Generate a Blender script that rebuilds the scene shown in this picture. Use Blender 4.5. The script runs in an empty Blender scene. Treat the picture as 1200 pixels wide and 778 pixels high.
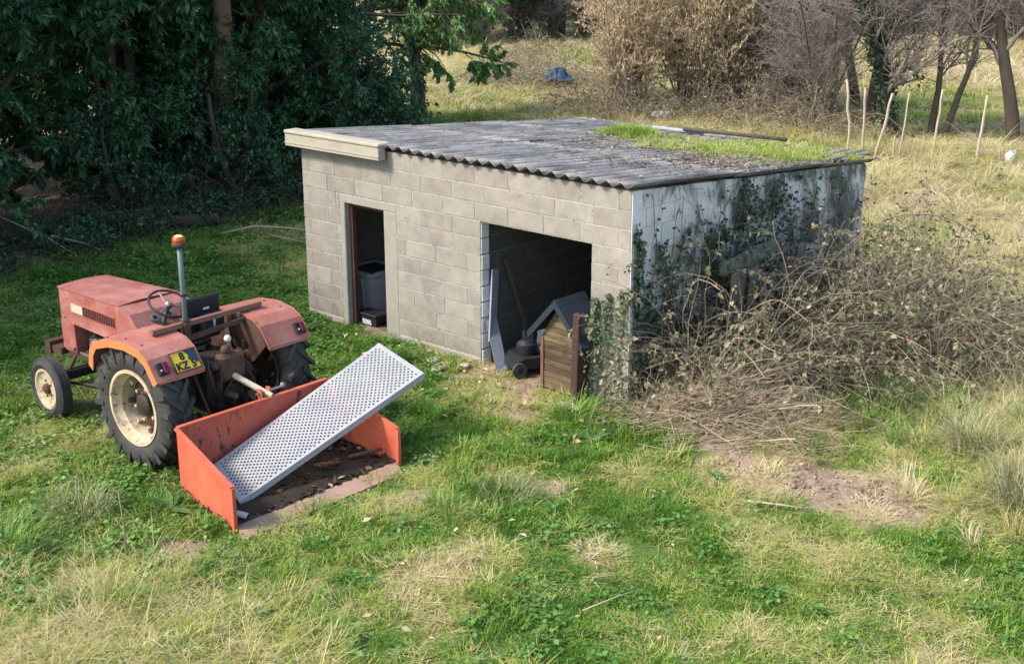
import bpy, bmesh, math, random
import numpy as np
from mathutils import Matrix, Vector

R = random.Random(7)
rng = np.random.default_rng(11)
PI = math.pi
sc = bpy.context.scene
COL = sc.collection

# ------------------------------------------------------------------ camera
CAM = np.array([7.389, -10.085, 4.764])
PITCH, YAW = math.radians(17.546), math.radians(-41.704)
cd = bpy.data.cameras.new('camera')
cam = bpy.data.objects.new('camera', cd)
COL.objects.link(cam)
F_ = Vector((math.sin(YAW) * math.cos(PITCH), math.cos(YAW) * math.cos(PITCH), -math.sin(PITCH)))
R_ = Vector((math.cos(YAW), -math.sin(YAW), 0))
U_ = R_.cross(F_)
cam.matrix_world = Matrix(((R_.x, U_.x, -F_.x, CAM[0]), (R_.y, U_.y, -F_.y, CAM[1]), (R_.z, U_.z, -F_.z, CAM[2]), (0, 0, 0, 1)))
cd.sensor_width = 36.0
cd.lens = 1492.25 / 1200 * 36
cd.clip_end = 2000
sc.camera = cam

# ------------------------------------------------------------------ light
SUN_EL = math.radians(44)
SUN_H = Vector((-.50, -.87)).normalized()
w = bpy.data.worlds.new("World")
sc.world = w
w.use_nodes = True
bg = w.node_tree.nodes['Background']
sky = w.node_tree.nodes.new('ShaderNodeTexSky')
sky.sky_type = 'NISHITA'
sky.sun_disc = False
sky.sun_elevation = SUN_EL
sky.sun_rotation = math.atan2(SUN_H.x, SUN_H.y)
sky.air_density = 1.0
sky.dust_density = 2.0
w.node_tree.links.new(sky.outputs[0], bg.inputs[0])
bg.inputs[1].default_value = 0.15
sl = bpy.data.lights.new('sun', 'SUN')
sl.energy = 2.15
sl.angle = math.radians(10)
sl.color = (1.0, .94, .84)
sun = bpy.data.objects.new('sun', sl)
COL.objects.link(sun)
to_sun = Vector((SUN_H.x * math.cos(SUN_EL), SUN_H.y * math.cos(SUN_EL), math.sin(SUN_EL)))
sun.rotation_euler = to_sun.to_track_quat('Z', 'Y').to_euler()
sun.location = (0, 0, 30)
vs = sc.view_settings
vs.view_transform = 'Standard'
vs.look = 'None'
vs.exposure = 1.42
vs.gamma = 1.0

# ------------------------------------------------------------------ noise
def _hash(ix, iy, seed):
    n = (ix.astype(np.int64) * 374761393 + iy.astype(np.int64) * 668265263 + seed * 974711) & 0xffffffff
    n = ((n ^ (n >> 13)) * 1274126177) & 0xffffffff
    return ((n ^ (n >> 16)) & 0xffff) / 65535.0
def vnoise(x, y, s, seed=0):
    x = np.asarray(x, float) * s; y = np.asarray(y, float) * s
    ix = np.floor(x); iy = np.floor(y); fx = x - ix; fy = y - iy
    fx = fx * fx * (3 - 2 * fx); fy = fy * fy * (3 - 2 * fy)
    a = _hash(ix, iy, seed); b = _hash(ix + 1, iy, seed); c = _hash(ix, iy + 1, seed); d = _hash(ix + 1, iy + 1, seed)
    return (a * (1 - fx) + b * fx) * (1 - fy) + (c * (1 - fx) + d * fx) * fy
def fbm(x, y, s, seed=0):
    return .5 * vnoise(x, y, s, seed) + .28 * vnoise(x, y, s * 2.3, seed + 1) + .22 * vnoise(x, y, s * 5.1, seed + 2)
def sstep(a, b, x):
    t = np.clip((x - a) / (b - a), 0, 1)
    return t * t * (3 - 2 * t)
def gz(x, y):
    """height of the ground"""
    x = np.asarray(x, float); y = np.asarray(y, float)
    h = .10 * (fbm(x, y, .45, 5) - .5) + .05 * (vnoise(x, y, 1.7, 9) - .5)
    flat = np.maximum(sstep(1.2, .2, np.hypot(np.maximum(np.abs(x + 2.56) - 2.7, 0), np.maximum(np.abs(y - 2.4) - 2.8, 0))),
                      sstep(1.0, .1, np.hypot(np.maximum(np.abs(x + 2.6) - 1.9, 0), np.maximum(np.abs(y + 3.5) - 1.0, 0))))
    h = h * (1 - flat)
    h += .22 * np.exp(-(((x - 1.2) / .8) ** 2 + ((y - .15) / .55) ** 2))       # brush heap hump
    h += .25 * np.exp(-(((x - 3.9) / 1.0) ** 2 + ((y - 1.2) / 1.3) ** 2))
    h += .3 * sstep(12, 40, np.hypot(x, y)) * (fbm(x, y, .12, 31) - .4)
    return h

# ------------------------------------------------------------------ object helpers
def link(o):
    COL.objects.link(o)
    return o
def tag(o, label=None, cat=None, group=None, kind=None):
    if label: o['label'] = label
    if cat: o['category'] = cat
    if group: o['group'] = group
    if kind: o['kind'] = kind
    return o
def thing(name, label, cat, loc=(0, 0, 0), rotz=0, group=None):
    o = bpy.data.objects.new(name, None)
    o.empty_display_size = .2
    o.location = loc
    o.rotation_euler = (0, 0, rotz)
    link(o)
    return tag(o, label, cat, group)
def place(name, me, parent=None, loc=(0, 0, 0), rot=(0, 0, 0), scale=(1, 1, 1)):
    o = bpy.data.objects.new(name, me)
    o.location = loc
    o.rotation_euler = rot
    o.scale = scale
    link(o)
    if parent is not None: o.parent = parent
    return o
def kids(o):
    return [c for c in bpy.data.objects if c.parent == o]
def copy_tree(o, parent=None):
    c = o.copy()
    link(c)
    if parent is not None: c.parent = parent
    for ch in kids(o): copy_tree(ch, c)
    return c

def npmesh(name, V, quads=None, tris=None, mat=None, bt=None, smooth=False):
    me = bpy.data.meshes.new(name)
    V = np.asarray(V, np.float32).reshape(-1, 3)
    q = np.zeros((0, 4), np.int32) if quads is None else np.asarray(quads, np.int32).reshape(-1, 4)
    t = np.zeros((0, 3), np.int32) if tris is None else np.asarray(tris, np.int32).reshape(-1, 3)
    me.vertices.add(len(V)); me.vertices.foreach_set('co', V.ravel())
    nl = q.size + t.size
    me.loops.add(nl); me.loops.foreach_set('vertex_index', np.concatenate([q.ravel(), t.ravel()]))
    npoly = len(q) + len(t)
    me.polygons.add(npoly)
    starts = np.concatenate([np.arange(len(q)) * 4, q.size + np.arange(len(t)) * 3]).astype(np.int32)
    me.polygons.foreach_set('loop_start', starts)
    if smooth: me.polygons.foreach_set('use_smooth', np.ones(npoly, bool))
    if bt is not None:
        a = me.attributes.new('bt', 'FLOAT', 'POINT')
        a.data.foreach_set('value', np.asarray(bt, np.float32))
    me.update(calc_edges=True)
    if mat is not None: me.materials.append(mat)
    return me

class MB:
    """collects shapes into one mesh"""
    def __init__(s): s.v = []; s.f = []
    def add(s, v, f):
        n = len(s.v); s.v += [tuple(p) for p in v]; s.f += [tuple(i + n for i in q) for q in f]
        return s
    def box(s, x0, x1, y0, y1, z0, z1, M=None, ch=0.0):
        if ch > 0: return s.cbox(x0, x1, y0, y1, z0, z1, ch, M)
        v = [Vector((x, y, z)) for z in (z0, z1) for y in (y0, y1) for x in (x0, x1)]
        if M is not None: v = [M @ p for p in v]
        return s.add(v, [(0, 2, 3, 1), (4, 5, 7, 6), (0, 1, 5, 4), (2, 6, 7, 3), (0, 4, 6, 2), (1, 3, 7, 5)])
    def cbox(s, x0, x1, y0, y1, z0, z1, c, M=None):
        """box with chamfered edges"""
        lo = (x0, y0, z0); hi = (x1, y1, z1)
        c = min(c, (x1 - x0) * .45, (y1 - y0) * .45, (z1 - z0) * .45)
        v = []; idx = {}
        for sx in (0, 1):
            for sy in (0, 1):
                for sz in (0, 1):
                    for ax in range(3):
                        p = []
                        for k, sgn in enumerate((sx, sy, sz)):
                            b = hi[k] if sgn else lo[k]
                            if k != ax: b += -c if sgn else c
                            p.append(b)
                        idx[(sx, sy, sz, ax)] = len(v); v.append(Vector(p))
        f = []
        for ax in range(3):
            o = [k for k in range(3) if k != ax]
            for sg in (0, 1):
                q = []
                for a, b in ((0, 0), (1, 0), (1, 1), (0, 1)):
                    k = [0, 0, 0]; k[ax] = sg; k[o[0]] = a; k[o[1]] = b
                    q.append(idx[(*k, ax)])
                f.append(tuple(q))
        for ax in range(3):
            o = [k for k in range(3) if k != ax]
            for a in (0, 1):
                for b in (0, 1):
                    k0 = [0, 0, 0]; k0[o[0]] = a; k0[o[1]] = b; k1 = list(k0); k1[ax] = 1
                    f.append((idx[(*k0, o[0])], idx[(*k1, o[0])], idx[(*k1, o[1])], idx[(*k0, o[1])]))
        for sx in (0, 1):
            for sy in (0, 1):
                for sz in (0, 1): f.append(tuple(idx[(sx, sy, sz, a)] for a in range(3)))
        if M is not None: v = [M @ p for p in v]
        return s.add(v, f)
    def prism(s, pts, a0, a1, axis='y', M=None):
        """polygon pts (u, w) swept from a0 to a1 along axis"""
        def P(u, w_, a): return {'y': (u, a, w_), 'x': (a, u, w_), 'z': (u, w_, a)}[axis]
        n = len(pts)
        v = [Vector(P(u, w_, a0)) for u, w_ in pts] + [Vector(P(u, w_, a1)) for u, w_ in pts]
        f = [tuple(range(n)), tuple(range(2 * n - 1, n - 1, -1))] + [(i, (i + 1) % n, n + (i + 1) % n, n + i) for i in range(n)]
        if M is not None: v = [M @ p for p in v]
        return s.add(v, f)
    def hexa(s, p8):
        """8 corners: bottom ring of 4, top ring of 4"""
        return s.add(p8, [(3, 2, 1, 0), (4, 5, 6, 7), (0, 1, 5, 4), (1, 2, 6, 5), (2, 3, 7, 6), (3, 0, 4, 7)])
    def tube(s, pts, r, n=8, caps=True):
        pts = [Vector(p) for p in pts]
        rs = r if isinstance(r, (list, tuple)) else [r] * len(pts)
        v = []; f = []
        prev = None
        for i, p in enumerate(pts):
            t = (pts[min(i + 1, len(pts) - 1)] - pts[max(i - 1, 0)]).normalized()
            if prev is None:
                a = t.cross(Vector((0, 0, 1)))
                if a.length < .05: a = t.cross(Vector((1, 0, 0)))
            else: a = prev - t * prev.dot(t)
            a.normalize(); prev = a; b = t.cross(a)
            for k in range(n):
                an = 2 * PI * k / n
                v.append(p + (a * math.cos(an) + b * math.sin(an)) * rs[i])
        for i in range(len(pts) - 1):
            for k in range(n):
                f.append((i * n + k, i * n + (k + 1) % n, (i + 1) * n + (k + 1) % n, (i + 1) * n + k))
        if caps:
            f.append(tuple(range(n - 1, -1, -1))); f.append(tuple((len(pts) - 1) * n + k for k in range(n)))
        return s.add(v, f)
    def bar(s, a, b, wd, th, up=(0, 0, 1)):
        """rectangular bar from a to b, wd across, th thick along up"""
        a = Vector(a); b = Vector(b); t = (b - a).normalized(); up = Vector(up)
        sd = t.cross(up).normalized(); u = sd.cross(t).normalized()
        ring = lambda p: [p - sd * wd / 2 - u * th / 2, p + sd * wd / 2 - u * th / 2, p + sd * wd / 2 + u * th / 2, p - sd * wd / 2 + u * th / 2]
        return s.hexa(ring(a) + ring(b))
    def lathe(s, prof, n=24, M=None, closed=False):
        """profile (radius, height) round z"""
        v = []; f = []; m = len(prof)
        for k in range(n):
            an = 2 * PI * k / n
            for r_, h in prof: v.append(Vector((r_ * math.cos(an), r_ * math.sin(an), h)))
        for k in range(n):
            k2 = (k + 1) % n
            for i in range(m if closed else m - 1):
                j = (i + 1) % m
                f.append((k * m + i, k2 * m + i, k2 * m + j, k * m + j))
        if M is not None: v = [M @ p for p in v]
        return s.add(v, f)
    def ball(s, c, r, n=10, sx=1, sy=1, sz=1):
        prof = [(max(1e-4, r * math.sin(PI * i / 6)), -r * math.cos(PI * i / 6)) for i in range(7)]
        return s.lathe(prof, n, Matrix.Translation(c) @ Matrix.Diagonal((sx, sy, sz, 1)))
    def mesh(s, name, mat, smooth=False):
        me = bpy.data.meshes.new(name)
        me.from_pydata(s.v, [], s.f)
        bm = bmesh.new(); bm.from_mesh(me); bmesh.ops.recalc_face_normals(bm, faces=bm.faces); bm.to_mesh(me); bm.free()
        if mat is not None: me.materials.append(mat)
        if smooth:
            me.polygons.foreach_set('use_smooth', np.ones(len(me.polygons), bool))
            if smooth == 'auto': me.set_sharp_from_angle(angle=math.radians(38))
        me.update()
        return me
    def build(s, name, mat, parent=None, smooth=False, **k):
        return place(name, s.mesh(name, mat, smooth), parent, **k)

def RX(a): return Matrix.Rotation(a, 4, 'X')
def RY(a): return Matrix.Rotation(a, 4, 'Y')
def RZ(a): return Matrix.Rotation(a, 4, 'Z')
def T(x, y, z): return Matrix.Translation((x, y, z))

# ------------------------------------------------------------------ materials
class NT:
    def __init__(s, name):
        s.m = bpy.data.materials.new(name); s.m.use_nodes = True
        s.t = s.m.node_tree; s.b = s.t.nodes['Principled BSDF']
        s.b.inputs['Specular IOR Level'].default_value = .3
    def n(s, typ, **kw):
        nd = s.t.nodes.new(typ)
        for k, v in kw.items():
            if k.startswith('i_'): nd.inputs[int(k[2:]) if k[2:].isdigit() else k[2:]].default_value = v
            else: setattr(nd, k, v)
        return nd
    def l(s, a, b): s.t.links.new(a, b)
    def coord(s, stretch=(1, 1, 1), rand=True):
        tc = s.n('ShaderNodeTexCoord'); mp = s.n('ShaderNodeMapping')
        mp.inputs['Scale'].default_value = stretch
        s.l(tc.outputs['Object'], mp.inputs['Vector'])
        if rand:
            oi = s.n('ShaderNodeObjectInfo'); mu = s.n('ShaderNodeMath', operation='MULTIPLY', i_1=37.0)
            s.l(oi.outputs['Random'], mu.inputs[0]); s.l(mu.outputs[0], mp.inputs['Location'])
        return mp.outputs['Vector']
    def noise(s, vec, scale, detail=5, rough=.6, dist=0.0):
        nz = s.n('ShaderNodeTexNoise'); nz.inputs['Scale'].default_value = scale
        nz.inputs['Detail'].default_value = detail; nz.inputs['Roughness'].default_value = rough
        nz.inputs['Distortion'].default_value = dist
        if vec is not None: s.l(vec, nz.inputs['Vector'])
        return nz.outputs['Fac']
    def ramp(s, fac, stops, mode='LINEAR'):
        r = s.n('ShaderNodeValToRGB'); r.color_ramp.interpolation = mode
        e = r.color_ramp.elements
        while len(e) < len(stops): e.new(.5)
        for el, (p, c) in zip(e, stops):
            el.position = p; el.color = (*c, 1) if len(c) == 3 else c
        s.l(fac, r.inputs['Fac'])
        return r.outputs['Color']
    def mix(s, fac, a, b, mode='MIX'):
        m = s.n('ShaderNodeMix', data_type='RGBA', blend_type=mode)
        for v, i in ((fac, 0), (a, 6), (b, 7)):
            if isinstance(v, (int, float)): m.inputs[i].default_value = v
            elif isinstance(v, tuple): m.inputs[i].default_value = (*v, 1) if len(v) == 3 else v
            else: s.l(v, m.inputs[i])
        return m.outputs[2]
    def math(s, op, a, b=None):
        m = s.n('ShaderNodeMath', operation=op)
        for v, i in ((a, 0), (b, 1)):
            if v is None: continue
            if isinstance(v, (int, float)): m.inputs[i].default_value = v
            else: s.l(v, m.inputs[i])
        return m.outputs[0]
    def bump(s, h, strength=.3, dist=.01):
        b = s.n('ShaderNodeBump'); b.inputs['Strength'].default_value = strength; b.inputs['Distance'].default_value = dist
        s.l(h, b.inputs['Height']); s.l(b.outputs[0], s.b.inputs['Normal'])
    def out(s, col, rough=.8, metal=0.0):
        for v, k in ((col, 'Base Color'), (rough, 'Roughness'), (metal, 'Metallic')):
            if isinstance(v, (int, float)): s.b.inputs[k].default_value = v
            elif isinstance(v, tuple): s.b.inputs[k].default_value = (*v, 1)
            else: s.l(v, s.b.inputs[k])
        return s.m

def worn(name, c, c2, scale=6, rough=.6, amount=.5, bump=.25, bd=.004, metal=0, fine=60, stretch=(1, 1, 1), spots=None, spot_at=.62, objvar=.0, dust=None, dents=0.0):
    """a surface of colour c that wears to c2, with optional spots of a third colour"""
    t = NT(name); v = t.coord(stretch)
    a = t.noise(v, scale, 6, .65); b = t.noise(v, fine, 3, .6)
    k = t.ramp(a, [(.5 - amount * .3, (0, 0, 0)), (.5 + amount * .3, (1, 1, 1))])
    col = t.mix(k, c, c2)
    col = t.mix(.35, col, t.ramp(b, [(.2, (.45, .45, .45)), (.8, (1, 1, 1))]), 'MULTIPLY')
    if dust:
        col = t.mix(t.ramp(t.noise(v, scale * .8, 7, .72), [(.42, (0, 0, 0)), (.68, (.75, .75, .75))]), col, dust)
    if spots:
        s_ = t.noise(v, scale * 2.7, 8, .7)
        col = t.mix(t.ramp(s_, [(spot_at, (0, 0, 0)), (spot_at + .06, (1, 1, 1))]), col, spots)
    if objvar:
        oi = t.n('ShaderNodeObjectInfo')
        col = t.mix(1.0, col, t.ramp(oi.outputs['Random'], [(0, (1 - objvar,) * 3), (1, (1, 1, 1))]), 'MULTIPLY')
    t.bump(t.math('ADD', b, t.math('MULTIPLY', t.noise(v, 5, 2, .5), dents)) if dents else b, bump, bd)
    return t.out(col, rough, metal)

def leafy(name, stops, attr_inst=False, trans=.25, rough=.5, spec=.3, gain=1.0):
    """foliage: colour from per-leaf 'bt' (plus per-plant tint), partly translucent"""
    t = NT(name)
    g = t.n('ShaderNodeAttribute'); g.attribute_type = 'GEOMETRY'; g.attribute_name = 'bt'
    f = g.outputs['Fac']
    if attr_inst:
        i = t.n('ShaderNodeAttribute'); i.attribute_type = 'INSTANCER'; i.attribute_name = 'tint'
        f = t.math('ADD', i.outputs['Fac'], t.math('MULTIPLY', t.math('SUBTRACT', f, .5), .5))
    col = t.ramp(f, stops)
    t.out(col, rough)
    t.b.inputs['Specular IOR Level'].default_value = spec
    tr = t.n('ShaderNodeBsdfTranslucent'); t.l(col, tr.inputs['Color'])
    mx = t.n('ShaderNodeMixShader'); mx.inputs[0].default_value = trans
    o = t.t.nodes['Material Output']
    t.l(t.b.outputs[0], mx.inputs[1]); t.l(tr.outputs[0], mx.inputs[2]); t.l(mx.outputs[0], o.inputs['Surface'])
    return t.m
# ------------------------------------------------------------------ ground
BARE = [(-.73, -4.95, .28, 1), (-.06, -3.17, .4, .6), (-.69, -1.02, .35, .8), (1.19, -3.53, .55, .32), (.55, -4.81, .6, .36), (2.64, -.41, .5, 1.1), (3.2, -.38, .32, 1.1), (2.25, -.5, .4, 1.0), (2.95, -.3, .35, 1.1), (1.75, -.45, .3, .9),
        (2.04, -.58, .45, .9), (.65, -2.06, .45, .5), (1.03, -4.39, .5, .32), (-.3, -1.3, .35, .5), (.25, -2.9, .3, .4), (1.9, -2.6, .35, .45), (-1.2, -.35, .5, .8), (-1.2, .9, 1.2, 1), (-4, .4, .6, 1),
        (-2.0, -.35, .3, .6), (1.4, -.1, .7, .7), (2.6, 1.0, .4, .5), (3.3, 1.9, .6, .5)]
LUSH = [(-1.6, -5.0, .9, .6), (-1.3, -4.6, .5, .5), (0, -2.3, .5, .45), (.34, -3.05, .25, .5), (.49, -2.45, .3, .4), (.9, -1.7, .5, .4), (2.2, -2.3, .7, .25), (-.3, -1.9, .5, .35), (-3.6, -2.0, 2.2, .5), (-5.5, -.8, 2, .5), (-2.2, -1.2, 1, .35), (.4, -3.9, .3, .4),
        (-14.5, 12.5, 2.4, .8), (-8, 24, 3.0, .6), (-6, 22, 2.5, .35), (-15.6, 14.5, 2, .4)]
def dry(x, y):
    x = np.asarray(x, float); y = np.asarray(y, float)
    n = fbm(x, y, .8, 3)
    d = .15 + 1.25 * (n - .44) + .35 * (vnoise(x, y, 2.6, 61) - .5)
    far = sstep(5.5, 11, y + .35 * np.minimum(x, 0) * 0 + np.maximum(x, 0) * .9)
    d += .40 * far + .2 * far * sstep(-7, -2, x) + .14 * sstep(9, 15, y)
    d += .16 * sstep(-5.1, -6.1, y + .28 * (x + 1)) * sstep(-1.6, -.4, x)      # straw in the near left corner
    d += .18 * sstep(1.2, 4.0, x) * sstep(-1.2, .8, y)
    d += .05 * sstep(-1.5, 2.5, x) * sstep(0, -3, y)
    d += .35 * sstep(27, 33, y) * sstep(-24, -16, x)
    for bx, by, r, a in BARE: d = d + .5 * a * np.exp(-((x - bx) ** 2 + (y - by) ** 2) / r ** 2) * (.55 + .9 * vnoise(x, y, 3.1, 77))
    for bx, by, r, a in LUSH: d = d - .42 * a * np.exp(-((x - bx) ** 2 + (y - by) ** 2) / r ** 2)
    return np.clip(d, .02, 1)
def bare(x, y):
    d = np.zeros_like(np.asarray(x, float))
    for bx, by, r, a in BARE: d = np.maximum(d, a * np.exp(-(((x - bx) ** 2 + (y - by) ** 2) / r ** 2) ** 1.2) * (.35 + 1.1 * vnoise(x, y, 4.0, 55)))
    d = np.maximum(d, sstep(-10.0, -11.4, x + .15 * (y - 2)) * sstep(14, 9, y) * .9)          # leaf litter below the trees
    return np.clip(d, 0, 1)

def axis_(lo, hi, nlo, nhi, step):
    near = np.arange(nlo, nhi + step / 2, step)
    def out(d):
        a = []; p = 0; s = step
        while p < d: s *= 1.22; p += s; a.append(p)
        return np.array(a)
    return np.concatenate([nlo - out(nlo - lo)[::-1], near, nhi + out(hi - nhi)])
gxs = axis_(-420, 420, -14, 7, .11); gys = axis_(-420, 420, -9, 8, .11)
GX, GY = np.meshgrid(gxs, gys)
GZ = gz(GX, GY)
far_ = np.hypot(GX, GY)
nx, ny = len(gxs), len(gys)
ii = np.arange(nx * ny).reshape(ny, nx)
quads = np.stack([ii[:-1, :-1], ii[:-1, 1:], ii[1:, 1:], ii[1:, :-1]], -1).reshape(-1, 4)

t = NT('meadow_soil')
tc = t.n('ShaderNodeTexCoord'); vec = tc.outputs['Object']
ad = t.n('ShaderNodeAttribute'); ad.attribute_name = 'bt'
ab = t.n('ShaderNodeAttribute'); ab.attribute_name = 'bare'
n1 = t.noise(vec, 9, 8, .7); n2 = t.noise(vec, 60, 4, .7); n3 = t.noise(vec, 1.3, 6, .65)
f = t.math('ADD', ad.outputs['Fac'], t.math('MULTIPLY', t.math('SUBTRACT', n1, .5), .7))
f = t.math('ADD', f, t.math('MULTIPLY', t.math('SUBTRACT', n3, .5), .4))
grass_c = t.ramp(f, [(0, (.05, .11, .018)), (.35, (.12, .20, .04)), (.6, (.27, .245, .10)), (1, (.46, .37, .22))])
soil_c = t.ramp(n1, [(.3, (.16, .105, .07)), (.5, (.34, .245, .165)), (.7, (.50, .39, .27))])
cb = t.math('ADD', ab.outputs['Fac'], t.math('MULTIPLY', t.math('SUBTRACT', n1, .5), .8))
col = t.mix(t.ramp(cb, [(.4, (0, 0, 0)), (.65, (1, 1, 1))]), grass_c, soil_c)
col = t.mix(.55, col, t.ramp(n2, [(.25, (.35, .35, .35)), (.7, (1, 1, 1))]), 'MULTIPLY')
t.bump(t.math('ADD', n2, n1), .8, .03)
M_ground = t.out(col, .95)
me = npmesh('ground', np.stack([GX, GY, GZ], -1), quads, None, M_ground, bt=dry(GX, GY).ravel(), smooth=True)
a = me.attributes.new('bare', 'FLOAT', 'POINT'); a.data.foreach_set('value', bare(GX, GY).ravel().astype(np.float32))
ground = place('ground', me)
tag(ground, kind='structure')
# ------------------------------------------------------------------ the block shed
def block_mat(name, stops, stain, stain_at=.58, moss=None, moss_top=None):
    t = NT(name); v = t.coord()
    a = t.noise(v, 5, 6, .65); b = t.noise(v, 85, 4, .75); c = t.noise(v, 1.1, 5, .6)
    oi = t.n('ShaderNodeObjectInfo')
    f = t.math('ADD', t.math('MULTIPLY', a, .83), t.math('MULTIPLY', oi.outputs['Random'], .17))
    col = t.ramp(f, stops)
    g = t.n('ShaderNodeNewGeometry')
    ws = t.noise(g.outputs['Position'], 1.9, 7, .68)
    col = t.mix(t.ramp(ws, [(stain_at, (0, 0, 0)), (stain_at + .12, (.65, .65, .65))]), col, stain)
    sp = t.n('ShaderNodeSeparateXYZ'); t.l(g.outputs['Position'], sp.inputs[0])
    dz = t.math('ADD', t.math('MULTIPLY', sp.outputs['Z'], -1.6), t.math('MULTIPLY', t.noise(g.outputs['Position'], 3.2, 6, .7), 1.4))
    col = t.mix(t.ramp(dz, [(.30, (0, 0, 0)), (.75, (.7, .7, .7))]), col, (.15, .135, .09))          # damp and soil splashed on the foot of the wall
    col = t.mix(t.ramp(t.noise(g.outputs['Position'], 26, 6, .72), [(.62, (0, 0, 0)), (.70, (.75, .75, .75))]), col, (.13, .12, .105))
    col = t.mix(.5, col, t.ramp(b, [(.3, (.55, .55, .55)), (.62, (1, 1, 1))]), 'MULTIPLY')
    if moss:
        mp = t.n('ShaderNodeMapping'); mp.inputs['Scale'].default_value = (1, 1, .6); t.l(g.outputs['Position'], mp.inputs['Vector'])
        st = t.noise(mp.outputs['Vector'], 2.1, 8, .68, .6)
        sep = t.n('ShaderNodeSeparateXYZ'); t.l(g.outputs['Position'], sep.inputs[0])
        up = t.math('MULTIPLY', t.math('SUBTRACT', sep.outputs['Z'], 1.0), .06)
        bk = t.math('MULTIPLY', sep.outputs['Y'], .028)
        k = t.math('ADD', t.math('ADD', st, up), bk)
        col = t.mix(t.ramp(k, [(.57, (0, 0, 0)), (.67, (.85, .85, .85))]), col, t.ramp(b, [(.3, (.02, .026, .018)), (.7, (.06, .075, .04))]))
    t.bump(t.math('ADD', b, a), .55, .006)
    return t.out(col, .92)
M_block = block_mat('concrete_block', [(.25, (.225, .20, .167)), (.5, (.30, .27, .226)), (.75, (.375, .34, .29))], (.21, .19, .165), .52)
M_white = block_mat('whitewashed_block', [(.2, (.46, .445, .41)), (.5, (.60, .58, .54)), (.8, (.70, .68, .63))], (.36, .35, .31), moss=True)
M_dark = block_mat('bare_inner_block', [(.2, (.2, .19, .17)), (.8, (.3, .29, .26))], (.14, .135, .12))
M_mortar = worn('mortar', (.42, .385, .325), (.33, .30, .25), 9, .95, .7, .6, .006, spots=(.11, .10, .085), spot_at=.56)
M_render = worn('cement_render', (.35, .325, .265), (.27, .25, .205), 3.5, .95, .7, .5, .004, spots=(.47, .44, .37), spot_at=.6)
M_jamb = worn('painted_jamb', (.74, .74, .73), (.58, .58, .57), 8, .9, .6, .6, .01, spots=(.2, .2, .2), spot_at=.64)
M_fascia = worn('fascia_cement', (.43, .385, .30), (.33, .30, .235), 4, .9, .7, .3, .003, spots=(.3, .3, .24), spot_at=.63)
M_redwood = worn('red_brown_wood', (.12, .045, .03), (.06, .03, .025), 14, .7, .6, .4, .003, stretch=(1, 1, .15))

t = NT('fibre_cement'); v = t.coord()
g = t.n('ShaderNodeNewGeometry'); mp = t.n('ShaderNodeMapping'); mp.inputs['Scale'].default_value = (5, .55, 1); t.l(g.outputs['Position'], mp.inputs['Vector'])
s1 = t.noise(mp.outputs['Vector'], 2.2, 8, .7); s2 = t.noise(g.outputs['Position'], 1.6, 6, .7); s3 = t.noise(g.outputs['Position'], 45, 5, .75)
col = t.ramp(s2, [(.3, (.15, .14, .132)), (.5, (.25, .235, .222)), (.7, (.41, .39, .37))])
col = t.mix(t.ramp(s1, [(.46, (0, 0, 0)), (.64, (.9, .9, .9))]), col, (.085, .08, .075))
sx = t.n('ShaderNodeSeparateXYZ'); t.l(g.outputs['Position'], sx.inputs[0])
wv = t.math('COSINE', t.math('MULTIPLY', t.math('ADD', sx.outputs['X'], 5.235), 2 * PI / .177))
vm = t.math('ADD', t.math('MULTIPLY', wv, -.27), t.math('ADD', t.math('MULTIPLY', s1, .5), t.math('MULTIPLY', s2, .55)))
col = t.mix(t.ramp(vm, [(.46, (0, 0, 0)), (.70, (.92, .92, .92))]), col, (.06, .054, .046))      # dirt lying in the valleys
s4 = t.noise(g.outputs['Position'], 14, 6, .7)
col = t.mix(t.ramp(s4, [(.58, (0, 0, 0)), (.68, (.85, .85, .85))]), col, (.09, .08, .055))
col = t.mix(.5, col, t.ramp(s3, [(.3, (.5, .5, .5)), (.65, (1, 1, 1))]), 'MULTIPLY')
t.bump(s3, .6, .006)
M_sheet = t.out(col, .95)

shed = thing('shed', 'low grey concrete block shed with corrugated roof and two open doorways', 'shed', (0, 0, 0))
XL, DEPTH, TH = -5.13, 5.04, .15
DOOR = (-4.35, -3.65, 1.57); GATE = (-2.07, -.5, 1.665)
ZT = lambda y: 2.292 - .075 * y
COURSE = [2.08 - .2 * k for k in range(0, 11)]               # the bed joints, 2.08 down to .08
_bc = {}
def block_mesh(wd, ht, dp, mat, var):
    k = (round(wd, 3), round(ht, 3), round(dp, 3), mat.name, var)
    if k not in _bc:
        rr = random.Random(len(_bc))
        mb = MB().cbox(-wd / 2, wd / 2, 0, dp, -ht / 2, ht / 2, .004)
        mb.v = [(x + rr.uniform(-.002, .002), y + rr.uniform(-.0015, .0015), z + rr.uniform(-.002, .002)) for x, y, z in mb.v]
        _bc[k] = mb.mesh('block', mat)
    return _bc[k]
def lay(parent, mat, joints, z0, z1, dp, frame, gap=.010, vgap=None):
    """a course of blocks between consecutive joints; frame puts (along, z) in place"""
    for a, b in zip(joints[:-1], joints[1:]):
        wd = b - a - (gap if vgap is None else vgap)
        if wd < .03: continue
        o = place('block', block_mesh(wd, z1 - z0 - gap, dp, mat, R.randrange(3)), parent)
        frame(o, (a + b) / 2, (z0 + z1) / 2)
def joints(a, b, phase, L=.5):
    """joint positions in [a, b] on the grid phase + k L"""
    k0 = math.ceil((a + .04 - phase) / L); out = [a]
    x = phase + k0 * L
    while x < b - .04: out.append(x); x += L
    return out + [b]

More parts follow.
